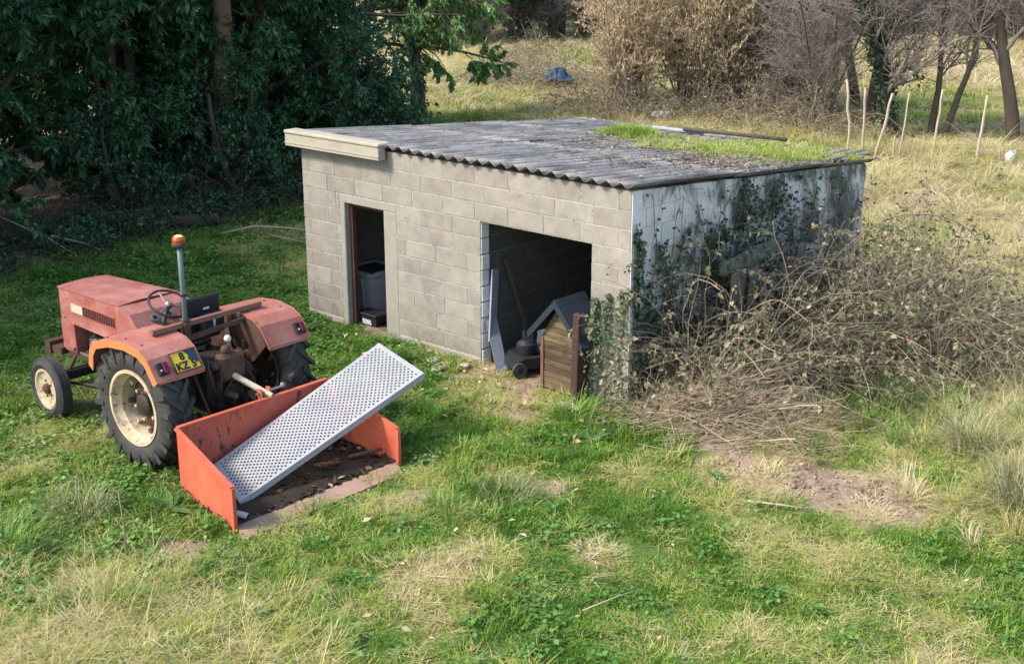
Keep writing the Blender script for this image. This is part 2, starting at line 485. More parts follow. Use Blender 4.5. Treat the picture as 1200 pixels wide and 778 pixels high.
# front wall: mortar core with the two openings, then blocks standing a little proud
fw = MB()
yi0, yi1 = .004, TH - .004
def zt0(): return ZT(0) - .012
for x0, x1, z0, z1 in ((XL + .01, DOOR[0] - .01, -.1, zt0()), (DOOR[0] - .01, DOOR[1] + .01, DOOR[2] + .01, zt0()), (DOOR[1] + .01, GATE[0] - .01, -.1, zt0()),
                       (GATE[0] - .01, GATE[1] + .01, GATE[2] + .01, zt0()), (GATE[1] + .01, -.01, -.1, zt0())):
    fw.box(x0, x1, yi0, yi1, z0, z1)
front = fw.build('front_wall', M_mortar, shed)
def ffront(o, s, z): o.location = (s, R.uniform(-.002, .002), z); o.rotation_euler = (R.uniform(-.004, .004), 0, R.uniform(-.003, .003))
for k in range(11):
    z1 = ZT(0) - .002 if k == 0 else COURSE[k - 1]; z0 = COURSE[k]
    ph = -.15 if k % 2 == 0 else 0.0
    spans = [(XL, 0)]
    if z0 < GATE[2] - .05: spans = [(XL, GATE[0]), (GATE[1], 0)]
    if z0 < DOOR[2] - .05:
        n = []
        for a, b in spans:
            if a < DOOR[0] and b > DOOR[1]: n += [(a, DOOR[0] - .09), (DOOR[1] + .23, b)]
            else: n.append((a, b))
        spans = n
    for a, b in spans: lay(front, M_block, joints(a, b, ph + (R.choice((0, .12, .22)) if k > 3 and a > -3.6 and b < -2 else 0)), z0, z1, TH, ffront, vgap=.0045 if k > 3 else None)
def band(x0, x1, y0, y1, z0, z1, mat=M_render, name='cement_band', parent=front):
    mb = MB()
    nz = max(1, int((z1 - z0) / .2)); nxx = max(1, int((x1 - x0) / .25))
    mb.cbox(x0, x1, y0, y1, z0, z1, .008)
    return mb.build(name, mat, parent)
band(DOOR[0] - .088, DOOR[0], -.001, TH, -.1, DOOR[2] + .0)
band(DOOR[1], DOOR[1] + .228, -.0015, TH, -.1, DOOR[2] + .0)
band(DOOR[0] - .088, DOOR[1] + .228, -.0025, TH, DOOR[2] + .002, DOOR[2] + .105)
band(XL, DOOR[0] - .09, -.006, TH, -.1, .072, name='plinth'); band(DOOR[1] + .23, GATE[0], -.006, TH, -.1, .072, name='plinth'); band(GATE[1], 0, -.006, TH, -.1, .072, name='plinth')
# rough painted block ends up the left side of the wide opening
for k in range(9):
    z0 = .0 + k * .185; h = .178
    MB().cbox(GATE[0] + .001, GATE[0] + .018 + R.uniform(-.006, .012), .004, TH - .004 + R.uniform(-.02, .012), z0 + .004, z0 + h, .012).build('jamb_piece', M_jamb, front)
df = MB().box(DOOR[0] + .001, DOOR[0] + .055, .075, .135, -.05, DOOR[2] - .003)
df.build('door_post', M_redwood, front)
MB().box(DOOR[0] + .056, DOOR[1] - .002, .09, .135, DOOR[2] - .05, DOOR[2] - .004).build('door_head', M_redwood, front)

# right wall, whitewashed, its top sloping to the back
rw = MB().prism([(TH + .002, -.1), (DEPTH - .01, -.1), (DEPTH - .01, ZT(DEPTH) - .012), (TH + .002, ZT(TH) - .012)], -TH + .007, -.007, 'x')
right = rw.build('right_wall', M_white, shed)
def fright(o, s, z): o.location = (R.uniform(-.003, .004), s, z); o.rotation_euler = (0, 0, PI / 2)
for k in range(11):
    z0 = COURSE[k]; z1 = ZT(0) - .002 if k == 0 else COURSE[k - 1]
    js = joints(TH + .01, DEPTH, .25 if k % 2 else 0.02)
    for a, b in zip(js[:-1], js[1:]):
        t0, t1 = min(z1, ZT(a) - .004), min(z1, ZT(b) - .004)
        if t1 - z0 < .03: continue
        if min(t0, t1) >= z1 - 1e-6:
            lay(right, M_white, [a, b], z0, z1, TH, fright)
        else:
            MB().prism([(a + .005, z0 + .005), (b - .005, z0 + .005), (b - .005, t1), (a + .005, t0)], -TH, .001, 'x').build('block', M_white, right)
# smooth rendered strip down the front corner
MB().prism([(.0, -.1), (TH + .012, -.1), (TH + .012, ZT(TH) - .005), (.0, ZT(0) - .005)], .001, .009, 'x').build('corner_render', M_jamb, right)
# other walls
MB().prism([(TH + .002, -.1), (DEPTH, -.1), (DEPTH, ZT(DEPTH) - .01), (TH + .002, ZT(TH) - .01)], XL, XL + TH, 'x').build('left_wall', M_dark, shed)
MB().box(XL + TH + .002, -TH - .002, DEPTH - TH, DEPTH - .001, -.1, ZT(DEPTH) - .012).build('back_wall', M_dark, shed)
# the partition seen through the wide opening
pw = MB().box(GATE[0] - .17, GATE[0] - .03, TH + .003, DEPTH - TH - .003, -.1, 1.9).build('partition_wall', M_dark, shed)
M_in = block_mat('shade_darkened_block', [(.2, (.075, .072, .066)), (.8, (.12, .115, .105))], (.055, .052, .048))  # block grey darkened to stand in for the unlit interior
def fpart(o, s, z): o.location = (GATE[0] - .02, s, z); o.rotation_euler = (0, 0, PI / 2)
for k in range(1, 11):
    z1 = COURSE[k - 1]; z0 = COURSE[k]
    if z1 > 1.9: continue
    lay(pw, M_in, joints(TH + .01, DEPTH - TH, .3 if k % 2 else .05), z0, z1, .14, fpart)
MB().box(XL + TH, -TH, TH, DEPTH - TH, -.06, .006).build('shed_floor', worn('earth_floor', (.17, .13, .09), (.11, .085, .06), 5, .95, .6, .6, .01), shed)

# fascia board with its capping on the left of the roof edge
fb = MB().cbox(-5.25, -3.54, -.15, -.035, 2.195, 2.345, .006)
fascia = fb.build('fascia', M_fascia, shed)
MB().cbox(-5.262, -3.535, -.162, .05, 2.347, 2.392, .012).build('capping', M_fascia, fascia)
MB().cbox(-5.252, -3.537, -.157, -.151, 2.232, 2.246, .002).build('drip_strip', M_fascia, fascia)

# corrugated sheets, five across and three up the slope
roof = thing('roof', None, None); roof.parent = shed
PER, AMP = .177, .027
ZR = lambda y: 2.322 - .075 * y
def sheet_mesh(nw, y0, y1, lift, seed):
    rr = random.Random(seed); per = 10
    us = np.arange(nw * per + 1) / per
    ys = np.linspace(y0, y1, 7)
    prof = AMP * np.cos(us * 2 * PI)
    V = []; q = []
    n = len(us)
    jag = np.array([rr.uniform(-.012, .012) for _ in us])
    for lay_ in (0, -.008):
        for j, y in enumerate(ys):
            yy = y + (jag if j == 0 else 0)
            V.append(np.stack([us * PER, np.full(n, y) + (jag * .4 if j == 0 else 0), prof * 1.0 + lay_ + ZR(y) + lift + .004 * math.sin(y * 2.1 + seed)], -1))
    V = np.concatenate(V); m = len(ys)
    I = np.arange(2 * m * n).reshape(2, m, n)
    for L, flip in ((0, False), (1, True)):
        a = np.stack([I[L, :-1, :-1], I[L, :-1, 1:], I[L, 1:, 1:], I[L, 1:, :-1]], -1).reshape(-1, 4)
        q.append(a[:, ::-1] if flip else a)
    for j in (0, m - 1):
        q.append(np.stack([I[0, j, :-1], I[1, j, :-1], I[1, j, 1:], I[0, j, 1:]], -1))
    for i in (0, n - 1):
        q.append(np.stack([I[0, :-1, i], I[1, :-1, i], I[1, 1:, i], I[0, 1:, i]], -1))
    return npmesh('roof_sheet', V, np.concatenate(q), None, M_sheet, smooth=False)
for c in range(5):
    x0 = -5.235 + c * 6 * PER - (.0)
    for r_, (ya, yb) in enumerate(((-.07, 2.0), (1.85, 3.9), (3.75, 5.72))):
        o = place('roof_sheet', sheet_mesh(6, ya, yb if r_ < 2 else (5.85, 5.8, 5.7, 5.45, 5.12)[c], .026 - .010 * r_ + (.006 if c % 2 else 0), c * 3 + r_), roof, (x0, 0, 0))
        o.rotation_euler = (0, 0, R.uniform(-.003, .003))

fx = MB()
for yy in (.12, 1.0, 1.93, 2.9, 3.82, 4.8):
    for k in range(10):
        xx = -5.235 + (3 * k + 1) * PER + R.uniform(-.01, .01); zz = ZR(yy) + AMP + .02
        fx.lathe([(.016, -.012), (.014, .006), (.006, .014), (.001, .016)], 6, T(xx, yy + R.uniform(-.03, .03), zz))
M_bolt = worn('rusty_bolt', (.16, .08, .05), (.09, .05, .035), 20, .8)
fx.build('fixing_bolts', M_bolt, roof)
# ------------------------------------------------------------------ tractor
M_red = worn('faded_red_paint', (.35, .11, .092), (.27, .072, .058), 4, .6, .7, .3, .006, spots=(.13, .06, .04), spot_at=.61, dust=(.42, .21, .175), dents=2.5)
M_redtop = worn('chalky_red_paint', (.32, .105, .085), (.25, .075, .058), 3.2, .65, .7, .3, .006, spots=(.17, .085, .06), spot_at=.62, dust=(.38, .195, .16), dents=2.5)
M_fend = worn('fender_paint', (.36, .118, .095), (.33, .11, .07), 3.5, .55, .9, .3, .006, spots=(.16, .075, .05), spot_at=.60, dust=(.42, .21, .165), dents=2.5)
M_dkred = worn('dark_red_mesh', (.13, .035, .03), (.07, .025, .02), 20, .8, .6, .6, .004)
M_cream = worn('cream_rim_paint', (.62, .55, .38), (.42, .31, .19), 7, .65, .9, .3, .003, spots=(.13, .075, .045), spot_at=.56, dust=(.35, .26, .17))
M_rust = worn('rusty_iron', (.12, .06, .035), (.05, .035, .028), 12, .8, .8, .5, .004)
M_black = worn('greasy_iron', (.022, .02, .018), (.05, .038, .028), 14, .6, .8, .5, .004)
M_tyre = worn('old_tyre_rubber', (.022, .023, .026), (.075, .07, .06), 6, .75, .9, .4, .003, spots=(.2, .17, .13), spot_at=.67)
M_seat = worn('black_vinyl', (.012, .013, .017), (.03, .03, .035), 8, .45, .6, .2, .002)
M_steel = worn('dull_steel', (.32, .32, .30), (.18, .16, .14), 10, .45, .7, .2, .002, metal=.6)
M_pole = worn('blue_green_pole_paint', (.10, .17, .19), (.16, .18, .17), 15, .5, .6, .2, .002)
M_yellow = worn('yellow_plate', (.80, .56, .03), (.66, .45, .04), 20, .45, .5, .1, .001)
M_ink = worn('black_ink', (.012, .012, .014), (.02, .02, .02), 20, .5)
M_navy = worn('dark_blue_patch', (.02, .035, .06), (.03, .05, .075), 30, .5)
M_whiteplastic = worn('white_plastic', (.7, .7, .68), (.5, .5, .48), 14, .4)
M_badge = worn('pale_badge', (.62, .57, .42), (.45, .38, .26), 25, .5, .9)
M_lens = worn('red_lens', (.16, .012, .03), (.09, .01, .03), 10, .2)
M_amber = worn('amber_lens', (.42, .10, .02), (.30, .07, .015), 10, .25)
M_amberpale = worn('pale_amber_lens', (.85, .55, .25), (.8, .45, .15), 10, .25)  # paler amber for the top of the beacon lens
M_wood = worn('bar_wood', (.26, .13, .085), (.16, .08, .055), 8, .75, .7, .3, .003, stretch=(1, .2, 1))

tractor = thing('tractor', 'small faded red farm tractor with cream wheel rims, seen from behind', 'tractor', (-2.42, -3.42, 0), PI + .035)

def wheel(name, loc, r, wd, rim_r, lugs, front, side):
    """wheel round local y; side +1 has the outer face towards +y"""
    e = bpy.data.objects.new(name, None); link(e); e.parent = tractor; e.location = loc
    M = RX(-PI / 2) if side > 0 else RX(PI / 2)              # lathe z -> outwards
    h = wd / 2
    mb = MB()
    cr = r - (.035 if lugs else .0)
    prof = [(rim_r - .01, -h * .62), (rim_r + .03, -h * .86), ((rim_r + cr) / 2, -h), (cr - .05, -h * .93), (cr - .012, -h * .72), (cr, -h * .3), (cr, h * .3),
            (cr - .012, h * .72), (cr - .05, h * .93), ((rim_r + cr) / 2, h), (rim_r + .03, h * .86), (rim_r - .01, h * .62), (rim_r - .012, 0)]
    mb.lathe(prof, 48, M, closed=True)
    if lugs:
        for k in range(lugs):
            for sd in (-1, 1):
                a = 2 * PI * (k + (.5 if sd > 0 else 0)) / lugs
                c0, c1 = a, a + .26                                     # chevron bar from the middle out to the shoulder
                P = []
                for (an, zz, rr_) in ((c0, sd * h * .02, cr - .015), (c1, sd * h * .97, cr - .045)):
                    for da in (-.042, .042): P.append((an + da, zz, rr_))
                def pt(an, zz, rr_): return M @ Vector((rr_ * math.cos(an), rr_ * math.sin(an), zz))
                lo = [pt(*p) for p in P]; hi = [pt(p[0], p[1], p[2] + (.052 if i < 2 else .062)) for i, p in enumerate(P)]
                mid_ = None
                mb.hexa([lo[0], lo[1], lo[3], lo[2], hi[0], hi[1], hi[3], hi[2]])
                # lug foot running down the side wall
                A = [pt(c1 - .042, sd * h * .97, cr - .045), pt(c1 + .042, sd * h * .97, cr - .045), pt(c1 + .052, sd * h * 1.0, cr - .12), pt(c1 - .03, sd * h * 1.0, cr - .12)]
                B = [pt(c1 - .042, sd * h * 1.05, cr + .017), pt(c1 + .042, sd * h * 1.05, cr + .017), pt(c1 + .05, sd * h * 1.05, cr - .12), pt(c1 - .03, sd * h * 1.05, cr - .12)]
                mb.hexa(A + B)
    else:
        for rr_, zz in ((cr, -h * .45), (cr, 0), (cr, h * .45)):       # ribs of the steering tyre
            mb.lathe([(rr_ - .004, zz - .02), (rr_ + .012, zz - .014), (rr_ + .012, zz + .014), (rr_ - .004, zz + .02)], 48, M)
    ty = mb.build('tyre', M_tyre, e, 'auto')
    mb = MB()
    if front:
        mb.lathe([(rim_r + .012, h * .72), (rim_r + .012, h * .80), (rim_r - .012, h * .80), (rim_r - .03, h * .55), (rim_r - .05, h * .5), (.07, h * .42), (.001, h * .42)], 36, M)
        mb.lathe([(rim_r + .01, -h * .8), (rim_r - .02, -h * .6), (rim_r - .02, h * .5)], 36, M)
    else:
        mb.lathe([(rim_r + .018, h * .80), (rim_r + .018, h * .90), (rim_r - .012, h * .90), (rim_r - .028, h * .6), (rim_r - .06, h * .35), (rim_r - .065, -h * .55), (rim_r - .03, -h * .7), (rim_r, -h * .85)], 48, M)
    rm = mb.build('rim', M_cream, e, 'auto')
    mb = MB()
    if front:
        mb.lathe([(.055, h * .4), (.052, h * .78), (.03, h * .95), (.001, h * .97)], 18, M)
        mb.build('hub', M_rust, e, 'auto')
        for k in range(5):
            a = 2 * PI * k / 5
            MB().lathe([(.013, h * .4), (.013, h * .56), (.001, h * .58)], 8, M @ T(.085 * math.cos(a), .085 * math.sin(a), 0)).build('wheel_bolt', M_rust, rm)
    else:
        mb.lathe([(rim_r - .075, -h * .5), (rim_r - .10, -h * .42), (.19, -h * .30), (.14, -h * .12), (.001, -h * .12)], 36, M)
        dm = mb.build('wheel_disc', M_rust, e, 'auto')
        hb = MB().lathe([(.10, -h * .12), (.10, h * .15), (.07, h * .3), (.001, h * .3)], 20, M).build('hub', M_black, e, 'auto')
        for k in range(6):
            a = 2 * PI * k / 6 + .3
            MB().lathe([(.018, -h * .25), (.018, h * .05), (.001, h * .08)], 8, M @ T(.155 * math.cos(a), .155 * math.sin(a), 0)).build('wheel_bolt', M_cream, dm)
        for k in range(8):
            a = 2 * PI * k / 8 + .1
            MB().box(-.03, .03, -.022, .022, -.035, .035, M @ RZ(a) @ T(rim_r - .075, 0, -h * .28)).build('rim_lug', M_cream if k % 2 else M_rust, rm)
    return e
wheel('rear_wheel', (.05, .71, .59), .60, .30, .345, 20, False, 1)
wheel('rear_wheel', (.05, -.71, .59), .60, .30, .345, 20, False, -1)
wl = wheel('front_wheel', (1.83, .615, .315), .315, .17, .20, 0, True, 1); wl.rotation_euler = (0, 0, -.06)
wr = wheel('front_wheel', (1.83, -.615, .315), .315, .17, .20, 0, True, -1); wr.rotation_euler = (0, 0, -.06)

# bonnet: narrower at the nose, slightly crowned, with overhanging lid
def taper(x, z0, z1, hw): return [(x, -hw, z0), (x, hw, z0), (x, hw, z1), (x, -hw, z1)]
hb = MB()
NX, RXX = 2.06, .90
wn, wr_ = .285, .345
for sgn in (1, -1):
    y0, y1 = wn * sgn, wr_ * sgn
    hb.hexa([(NX, y0, .92), (RXX, y1, .90), (RXX, y1 - .02 * sgn, .90), (NX, y0 - .02 * sgn, .92), (NX, y0, 1.262), (RXX, y1, 1.282), (RXX, y1 - .02 * sgn, 1.282), (NX, y0 - .02 * sgn, 1.262)])
bonnet = hb.build('bonnet', M_red, tractor)
lid = MB()
nlx, nly = 6, 9
V = []; Q = []
for i in range(nlx):
    f = i / (nlx - 1); x = NX + .015 + (RXX + .002 - NX - .015) * f; hw = (wn + .008) + (wr_ - wn) * f
    for j in range(nly):
        s_ = -1 + 2 * j / (nly - 1)
        V.append((x, s_ * hw, 1.272 + .02 * f + .016 * (1 - s_ ** 2)))
for i in range(nlx - 1):
    for j in range(nly - 1): a_ = i * nly + j; Q.append((a_, a_ + 1, a_ + nly + 1, a_ + nly))
lid.add(V, Q)
lo = lid.build('bonnet_lid', M_redtop, bonnet)
md = lo.modifiers.new('t', 'SOLIDIFY'); md.thickness = .012
# side grille, badge and the horizontal crease
def onside(xa, xb, z0, z1, out_, sgn=1):
    f = lambda x: (wn + (NX - x) / (NX - RXX) * (wr_ - wn) + out_) * sgn
    g = lambda x: (wn + (NX - x) / (NX - RXX) * (wr_ - wn) - .004) * sgn
    return [(xa, f(xa), z0), (xb, f(xb), z0), (xb, g(xb), z0), (xa, g(xa), z0), (xa, f(xa), z1), (xb, f(xb), z1), (xb, g(xb), z1), (xa, g(xa), z1)]
for sgn in (1, -1):
    gr = MB().hexa(onside(1.60, 1.00, 1.045, 1.145, .003, sgn)).build('side_grille', M_dkred, bonnet)
    mb = MB()
    for k in range(14):
        xx = 1.585 - k * .043; mb.hexa(onside(xx, xx - .012, 1.047, 1.143, .008, sgn))
    o = mb.build('grille_bars', M_dkred, gr)
    for z in (1.038, 1.15): MB().hexa(onside(1.84, .99, z - .005, z + .005, .007, sgn)).build('grille_trim', M_red, bonnet)
    MB().hexa(onside(1.83, 1.61, 1.052, 1.14, .006, sgn)).build('badge_plate', M_badge, bonnet)
    MB().hexa(onside(NX, RXX, .998, 1.004, .003, sgn)).build('crease', M_red, bonnet)
    MB().hexa(onside(.965, .905, .90, 1.283, .006, sgn)).build('rear_band', M_fend, bonnet)
nose = MB().hexa([(NX + .012, -wn, .60), (NX + .012, wn, .60), (NX - .24, wn + .005, .60), (NX - .24, -wn - .005, .60), (NX + .014, -wn - .001, .925), (NX + .014, wn + .001, .925), (NX - .24, wn + .012, .925), (NX - .24, -wn - .012, .925)]).build('nose_panel', M_red, tractor)
MB().box(NX + .006, NX + .013, -wn + .004, wn - .004, .926, 1.262).build('front_grille', M_dkred, tractor)
MB().hexa(onside(1.99, 1.84, .64, .66, .02)).build('nose_rib', M_red, nose)
# dash cowl behind the bonnet
cw = MB().prism([(.898, 1.285), (.72, 1.235), (.58, 1.08), (.60, 1.0), (.898, .96)], -wr_ - .01, wr_ + .01, 'y')
cowl = cw.build('cowl', M_redtop, tractor)
for yy in (.12, -.05):
    g_ = MB().lathe([(.045, 0), (.045, .016), (.036, .018), (.001, .014)], 18, T(.655, yy, 1.165) @ RY(-.82)).build('gauge', M_steel, cowl, 'auto')
    MB().lathe([(.030, .0165), (.001, .0175)], 14, T(.655, yy, 1.165) @ RY(-.82)).build('gauge_face', M_ink, g_)
MB().box(.62, .90, -wr_ + .02, wr_ - .02, .60, .958).build('firewall', M_dkred, tractor)
# engine and transmission
en = MB().box(.92, 1.80, -.17, .17, .50, .93, ch=.03).box(1.0, 1.7, .17, .23, .60, .78, ch=.02).box(1.1, 1.3, .17, .26, .78, .9, ch=.02)
for k in range(4): en.tube([(1.15 + k * .14, .16, .86), (1.15 + k * .14, .25, .80)], .022)
en.lathe([(.05, -.06), (.05, .06), (.001, .06)], 12, T(1.55, .24, .70) @ RX(PI / 2))
engine = en.build('engine', M_black, tractor)
MB().lathe([(.07, -.05), (.075, .05), (.05, .09), (.001, .09)], 14, T(1.45, .25, .76) @ RX(-PI / 2)).build('filter_bowl', M_steel, engine, 'auto')
tr_ = MB().box(.1, .92, -.16, .16, .42, .86, ch=.04).box(-.28, .12, -.22, .22, .40, .92, ch=.05)
tr_.tube([(.05, -.55, .59), (.05, .55, .59)], .095, 14).tube([(.05, -.4, .59), (.05, .4, .59)], .13, 14)
for k in range(9): tr_.lathe([(.03, 0), (.03, .05), (.001, .05)], 8, T(-.29, -.15 + .3 * (k % 3) / 2, .5 + .16 * (k // 3)) @ RY(-PI / 2))
gearbox = tr_.build('gearbox', M_black, tractor, 'auto')
MB().box(-.40, -.26, -.13, .15, .74, 1.0, ch=.03).build('hydraulic_block', M_rust, gearbox)
for y_, z_, r_ in ((.05, 1.03, .05), (-.10, .98, .04), (-.2, .93, .045), (.18, .9, .04)): MB().ball((-.33, y_, z_), r_).build('valve_housing', M_rust, gearbox, True)
MB().lathe([(.045, -.14), (.045, 0), (.03, .02), (.03, .10), (.001, .1)], 12, T(-.30, .02, .58) @ RY(-PI / 2)).build('pto_shaft', M_steel, gearbox, 'auto')
MB().tube([(-.1, .33, .45), (-.1, .34, .98), (-.12, .30, 1.12)], .018).build('lift_rod', M_rust, tractor)
MB().tube([(-.1, -.33, .3), (-.1, -.34, .98)], .02).build('lift_rod', M_rust, tractor)
kn = MB().tube([(-.30, -.02, .98), (-.28, -.02, 1.09)], .012).build('hydraulic_lever', M_steel, tractor)
MB().ball((-.28, -.02, 1.115), .036).build('lever_knob', M_whiteplastic, kn, True)
# frame rails, front axle, weight bracket
for sgn in (1, -1):
    MB().box(.75, 2.02, sgn * .24 - .03, sgn * .24 + .03, .545, .60).build('frame_rail', M_rust, tractor)
    MB().tube([(1.9, sgn * .25, .57), (1.83, sgn * .42, .42)], .02).build('axle_strut', M_rust, tractor)
    MB().tube([(1.83, sgn * .5, .315), (1.83, sgn * .5, .47)], .035).build('steering_knuckle', M_black, tractor)
MB().bar((1.83, -.53, .40), (1.83, .53, .40), .08, .09).build('front_axle', M_black, tractor)
MB().tube([(1.70, .47, .36), (.95, .30, .40)], .018).build('drag_link', M_black, tractor)
MB().bar((1.72, .3, .30), (.7, .25, .38), .05, .05).build('radius_arm', M_black, tractor)
MB().tube([(1.84, .255, .60), (1.05, .30, .585)], .014).build('step_rail', M_steel, tractor)
wb = MB().box(2.04, 2.30, -.3, .34, .55, .62).box(2.22, 2.32, -.32, .36, .53, .66)
wb.build('front_weight_bracket', M_rust, tractor)
# platform, pedals
MB().box(.18, .78, -.52, .52, .70, .725).build('footplate', M_rust, tractor)
MB().box(.3, .64, .20, .43, .726, .80, ch=.02).build('pedal_box', M_dkred, tractor)
# fenders: outline in side view, swept across the tyre
FO = [(.62, .90), (.585, 1.06), (.52, 1.145), (.30, 1.215), (.02, 1.24), (-.20, 1.205), (-.315, 1.14), (-.445, .955)]
def fender(sgn):
    yo, yi = .885 * sgn, .375 * sgn
    mb = MB(); n = len(FO)
    inn = [(x * .985 , z - .014) for x, z in FO]
    V = [(x, yo, z) for x, z in FO] + [(x, yi, z + .012) for x, z in FO] + [(x, yo, z) for x, z in inn] + [(x, yi, z) for x, z in inn]
    f = []
    for i in range(n - 1):
        f += [(i, i + 1, n + i + 1, n + i), (2 * n + i, 3 * n + i, 3 * n + i + 1, 2 * n + i + 1), (i, 2 * n + i, 2 * n + i + 1, i + 1), (n + i, n + i + 1, 3 * n + i + 1, 3 * n + i)]
    f += [(0, n, 3 * n, 2 * n), (n - 1, 3 * n - 1, 4 * n - 1, 2 * n - 1)[::1]]
    mb.add(V, f[:-1]); mb.add([V[n - 1], V[2 * n - 1], V[4 * n - 1], V[3 * n - 1]], [(0, 1, 2, 3)])
    o = mb.build('fender', M_fend, tractor)
    # turned-down outer lip
    lp = MB()
    for (a, b) in zip(FO[:-1], FO[1:]):
        def dn(p):
            c = Vector((.1, .55)); d = (c - Vector(p)).normalized() * .075
            return (p[0] + d.x, p[1] + d.y)
        a2, b2 = dn(a), dn(b)
        e = .012 * sgn
        lp.hexa([(a2[0], yo, a2[1]), (b2[0], yo, b2[1]), (b2[0], yo + e, b2[1]), (a2[0], yo + e, a2[1]), (a[0], yo, a[1]), (b[0], yo, b[1]), (b[0], yo + e, b[1]), (a[0], yo + e, a[1])])
    lp.build('fender_lip', M_lip, o)
    # inner wall, down towards the axle
    iw = MB().prism([(.56, .72), (.56, 1.09), (.5, 1.14), (.30, 1.205), (.02, 1.215), (-.20, 1.195), (-.31, 1.13), (-.40, .98), (-.2, .78)], yi - .006 * sgn, yi + .008 * sgn, 'y')
    iw.build('fender_wall', M_rust, o)
    MB().box(-.447, -.425, min(yi, yo) + .01, max(yi, yo) - .01, .935, .953).build('fender_edge', M_fend, o)
    return o
M_lip = worn('fender_lip_paint', (.58, .22, .08), (.50, .17, .07), 5, .5, .8, .12, .002, spots=(.25, .1, .06), spot_at=.68)
fl = fender(1); fr = fender(-1)
# rear face direction of a fender
ra, rb = Vector((-.315, 0, 1.14)), Vector((-.445, 0, .955))
dn_ = (rb - ra).normalized(); nrm = Vector((dn_.z, 0, -dn_.x)); nrm = nrm if nrm.x < 0 else -nrm
def onrear(y, s, lift): return ra + dn_ * s + nrm * lift + Vector((0, y, 0))
def rear_frame(y, s, lift):
    Y = Vector((0, -1, 0)); Zc = -dn_; X = nrm                            # local: x out, y to the right as seen, z up
    p = onrear(y, s, lift)
    return Matrix(((X.x, Y.x, Zc.x, p.x), (X.y, Y.y, Zc.y, p.y), (X.z, Y.z, Zc.z, p.z), (0, 0, 0, 1)))
for sgn, fo in ((1, fl), (-1, fr)):
    y = .79 * sgn if sgn > 0 else -.80
    Mx = rear_frame(y, .115, .0)
    MB().box(0, .03, -.055, .055, -.06, .06, Mx, ch=.008).build('tail_light', M_ink, fo)
    MB().box(.031, .05, -.005, .052, -.055, .055, Mx, ch=.01).build('tail_lens', M_lens, fo)
    MB().ball(Mx @ Vector((.04, -.03, -.02)), .014).build('lamp_screw', M_steel, fo, True)
Mp = rear_frame(.545, .10, .022)
plate_o = MB().box(-.004, .004, -.135, .135, -.092, .092, Mp).build('number_plate', M_yellow, tractor)
MB().prism([(.015, .088), (.127, .088), (.127, -.035), (.10, -.05), (.082, -.01), (.03, .0), (.045, .04)], .0045, .0075, 'x', Mp).build('dark_patch', M_navy, plate_o)
mbp = MB()
for (a_, b_, c_, d_) in ((-.138, -.128, -.096, .096), (.128, .138, -.096, .096)): mbp.box(-.006, .009, a_, b_, c_, d_, Mp)
mbp.box(-.006, .009, -.138, .138, -.098, -.09, Mp).box(-.006, .009, -.138, .138, .09, .098, Mp)
mbp.build('plate_frame', M_rust, plate_o)
def lettering(txt, size, Mtx, mat, parent, name='lettering', dep=.001):
    cu = bpy.data.curves.new('lettering', 'FONT'); cu.body = txt; cu.size = size; cu.extrude = dep; cu.resolution_u = 3; cu.offset = .004
    o = bpy.data.objects.new('lettering_source', cu); link(o)
    dg = bpy.context.evaluated_depsgraph_get()
    m = bpy.data.meshes.new_from_object(o.evaluated_get(dg)); bpy.data.objects.remove(o)
    m.transform(Mtx); m.materials.clear(); m.materials.append(mat)
    return place(name, m, parent)
TX = Mp @ Matrix(((0, 0, 1, .0062), (1, 0, 0, 0), (0, 1, 0, 0), (0, 0, 0, 1)))
lettering('8', .10, TX @ T(-.045, .012, 0), M_ink, plate_o)
lettering('KZ', .10, TX @ T(-.115, -.078, 0), M_ink, plate_o)
lettering('5', .10, TX @ T(.045, -.078, 0), M_ink, plate_o)
# seat
MB().box(.20, .56, -.21, .21, .93, .985, ch=.02).build('seat_pan', M_seat, tractor)
bk = MB().prism([(.155, 1.0), (.205, 1.0), (.175, 1.44), (.13, 1.44)], -.28, .16, 'y')
sb_ = bk.build('backrest', M_seat, tractor)
bv = sb_.modifiers.new('b', 'BEVEL'); bv.width = .022; bv.segments = 3
tb = MB().box(.04, .13, -.25, .0, 1.08, 1.28, ch=.012).build('toolbox', M_seat, sb_)
MB().box(.03, .038, -.13, -.108, 1.14, 1.25).build('toolbox_sticker', M_whiteplastic, sb_)
MB().box(.128, .134, -.14, -.07, 1.305, 1.325).build('seat_label', M_whiteplastic, sb_)
MB().tube([(.36, 0, .7), (.36, 0, .94)], .04).box(.2, .5, -.12, .12, .895, .928).build('seat_post', M_steel, tractor)
# steering wheel
sw = MB(); c = Vector((.50, .05, 1.325)); ax = Vector((-.48, 0, .88)).normalized()
e1 = Vector((0, 1, 0)); e2 = ax.cross(e1)
ring = [c + (e1 * math.cos(2 * PI * k / 28) + e2 * math.sin(2 * PI * k / 28)) * .195 for k in range(29)]
sw.tube(ring, .0125, 8, False)
swo = sw.build('steering_wheel', M_black, tractor, True)
for k in range(3):
    a_ = 2 * PI * k / 3 + .5
    MB().tube([c - ax * .03, c + (e1 * math.cos(a_) + e2 * math.sin(a_)) * .19], .009, 6).build('spoke', M_steel, swo)
MB().lathe([(.035, -.04), (.04, 0), (.02, .02), (.001, .02)], 14, Matrix.Translation(c) @ ax.to_track_quat('Z', 'Y').to_matrix().to_4x4()).build('wheel_boss', M_steel, swo, 'auto')
MB().tube([c - ax * .03, c - ax * .36], .022, 8).build('steering_column', M_steel, tractor)
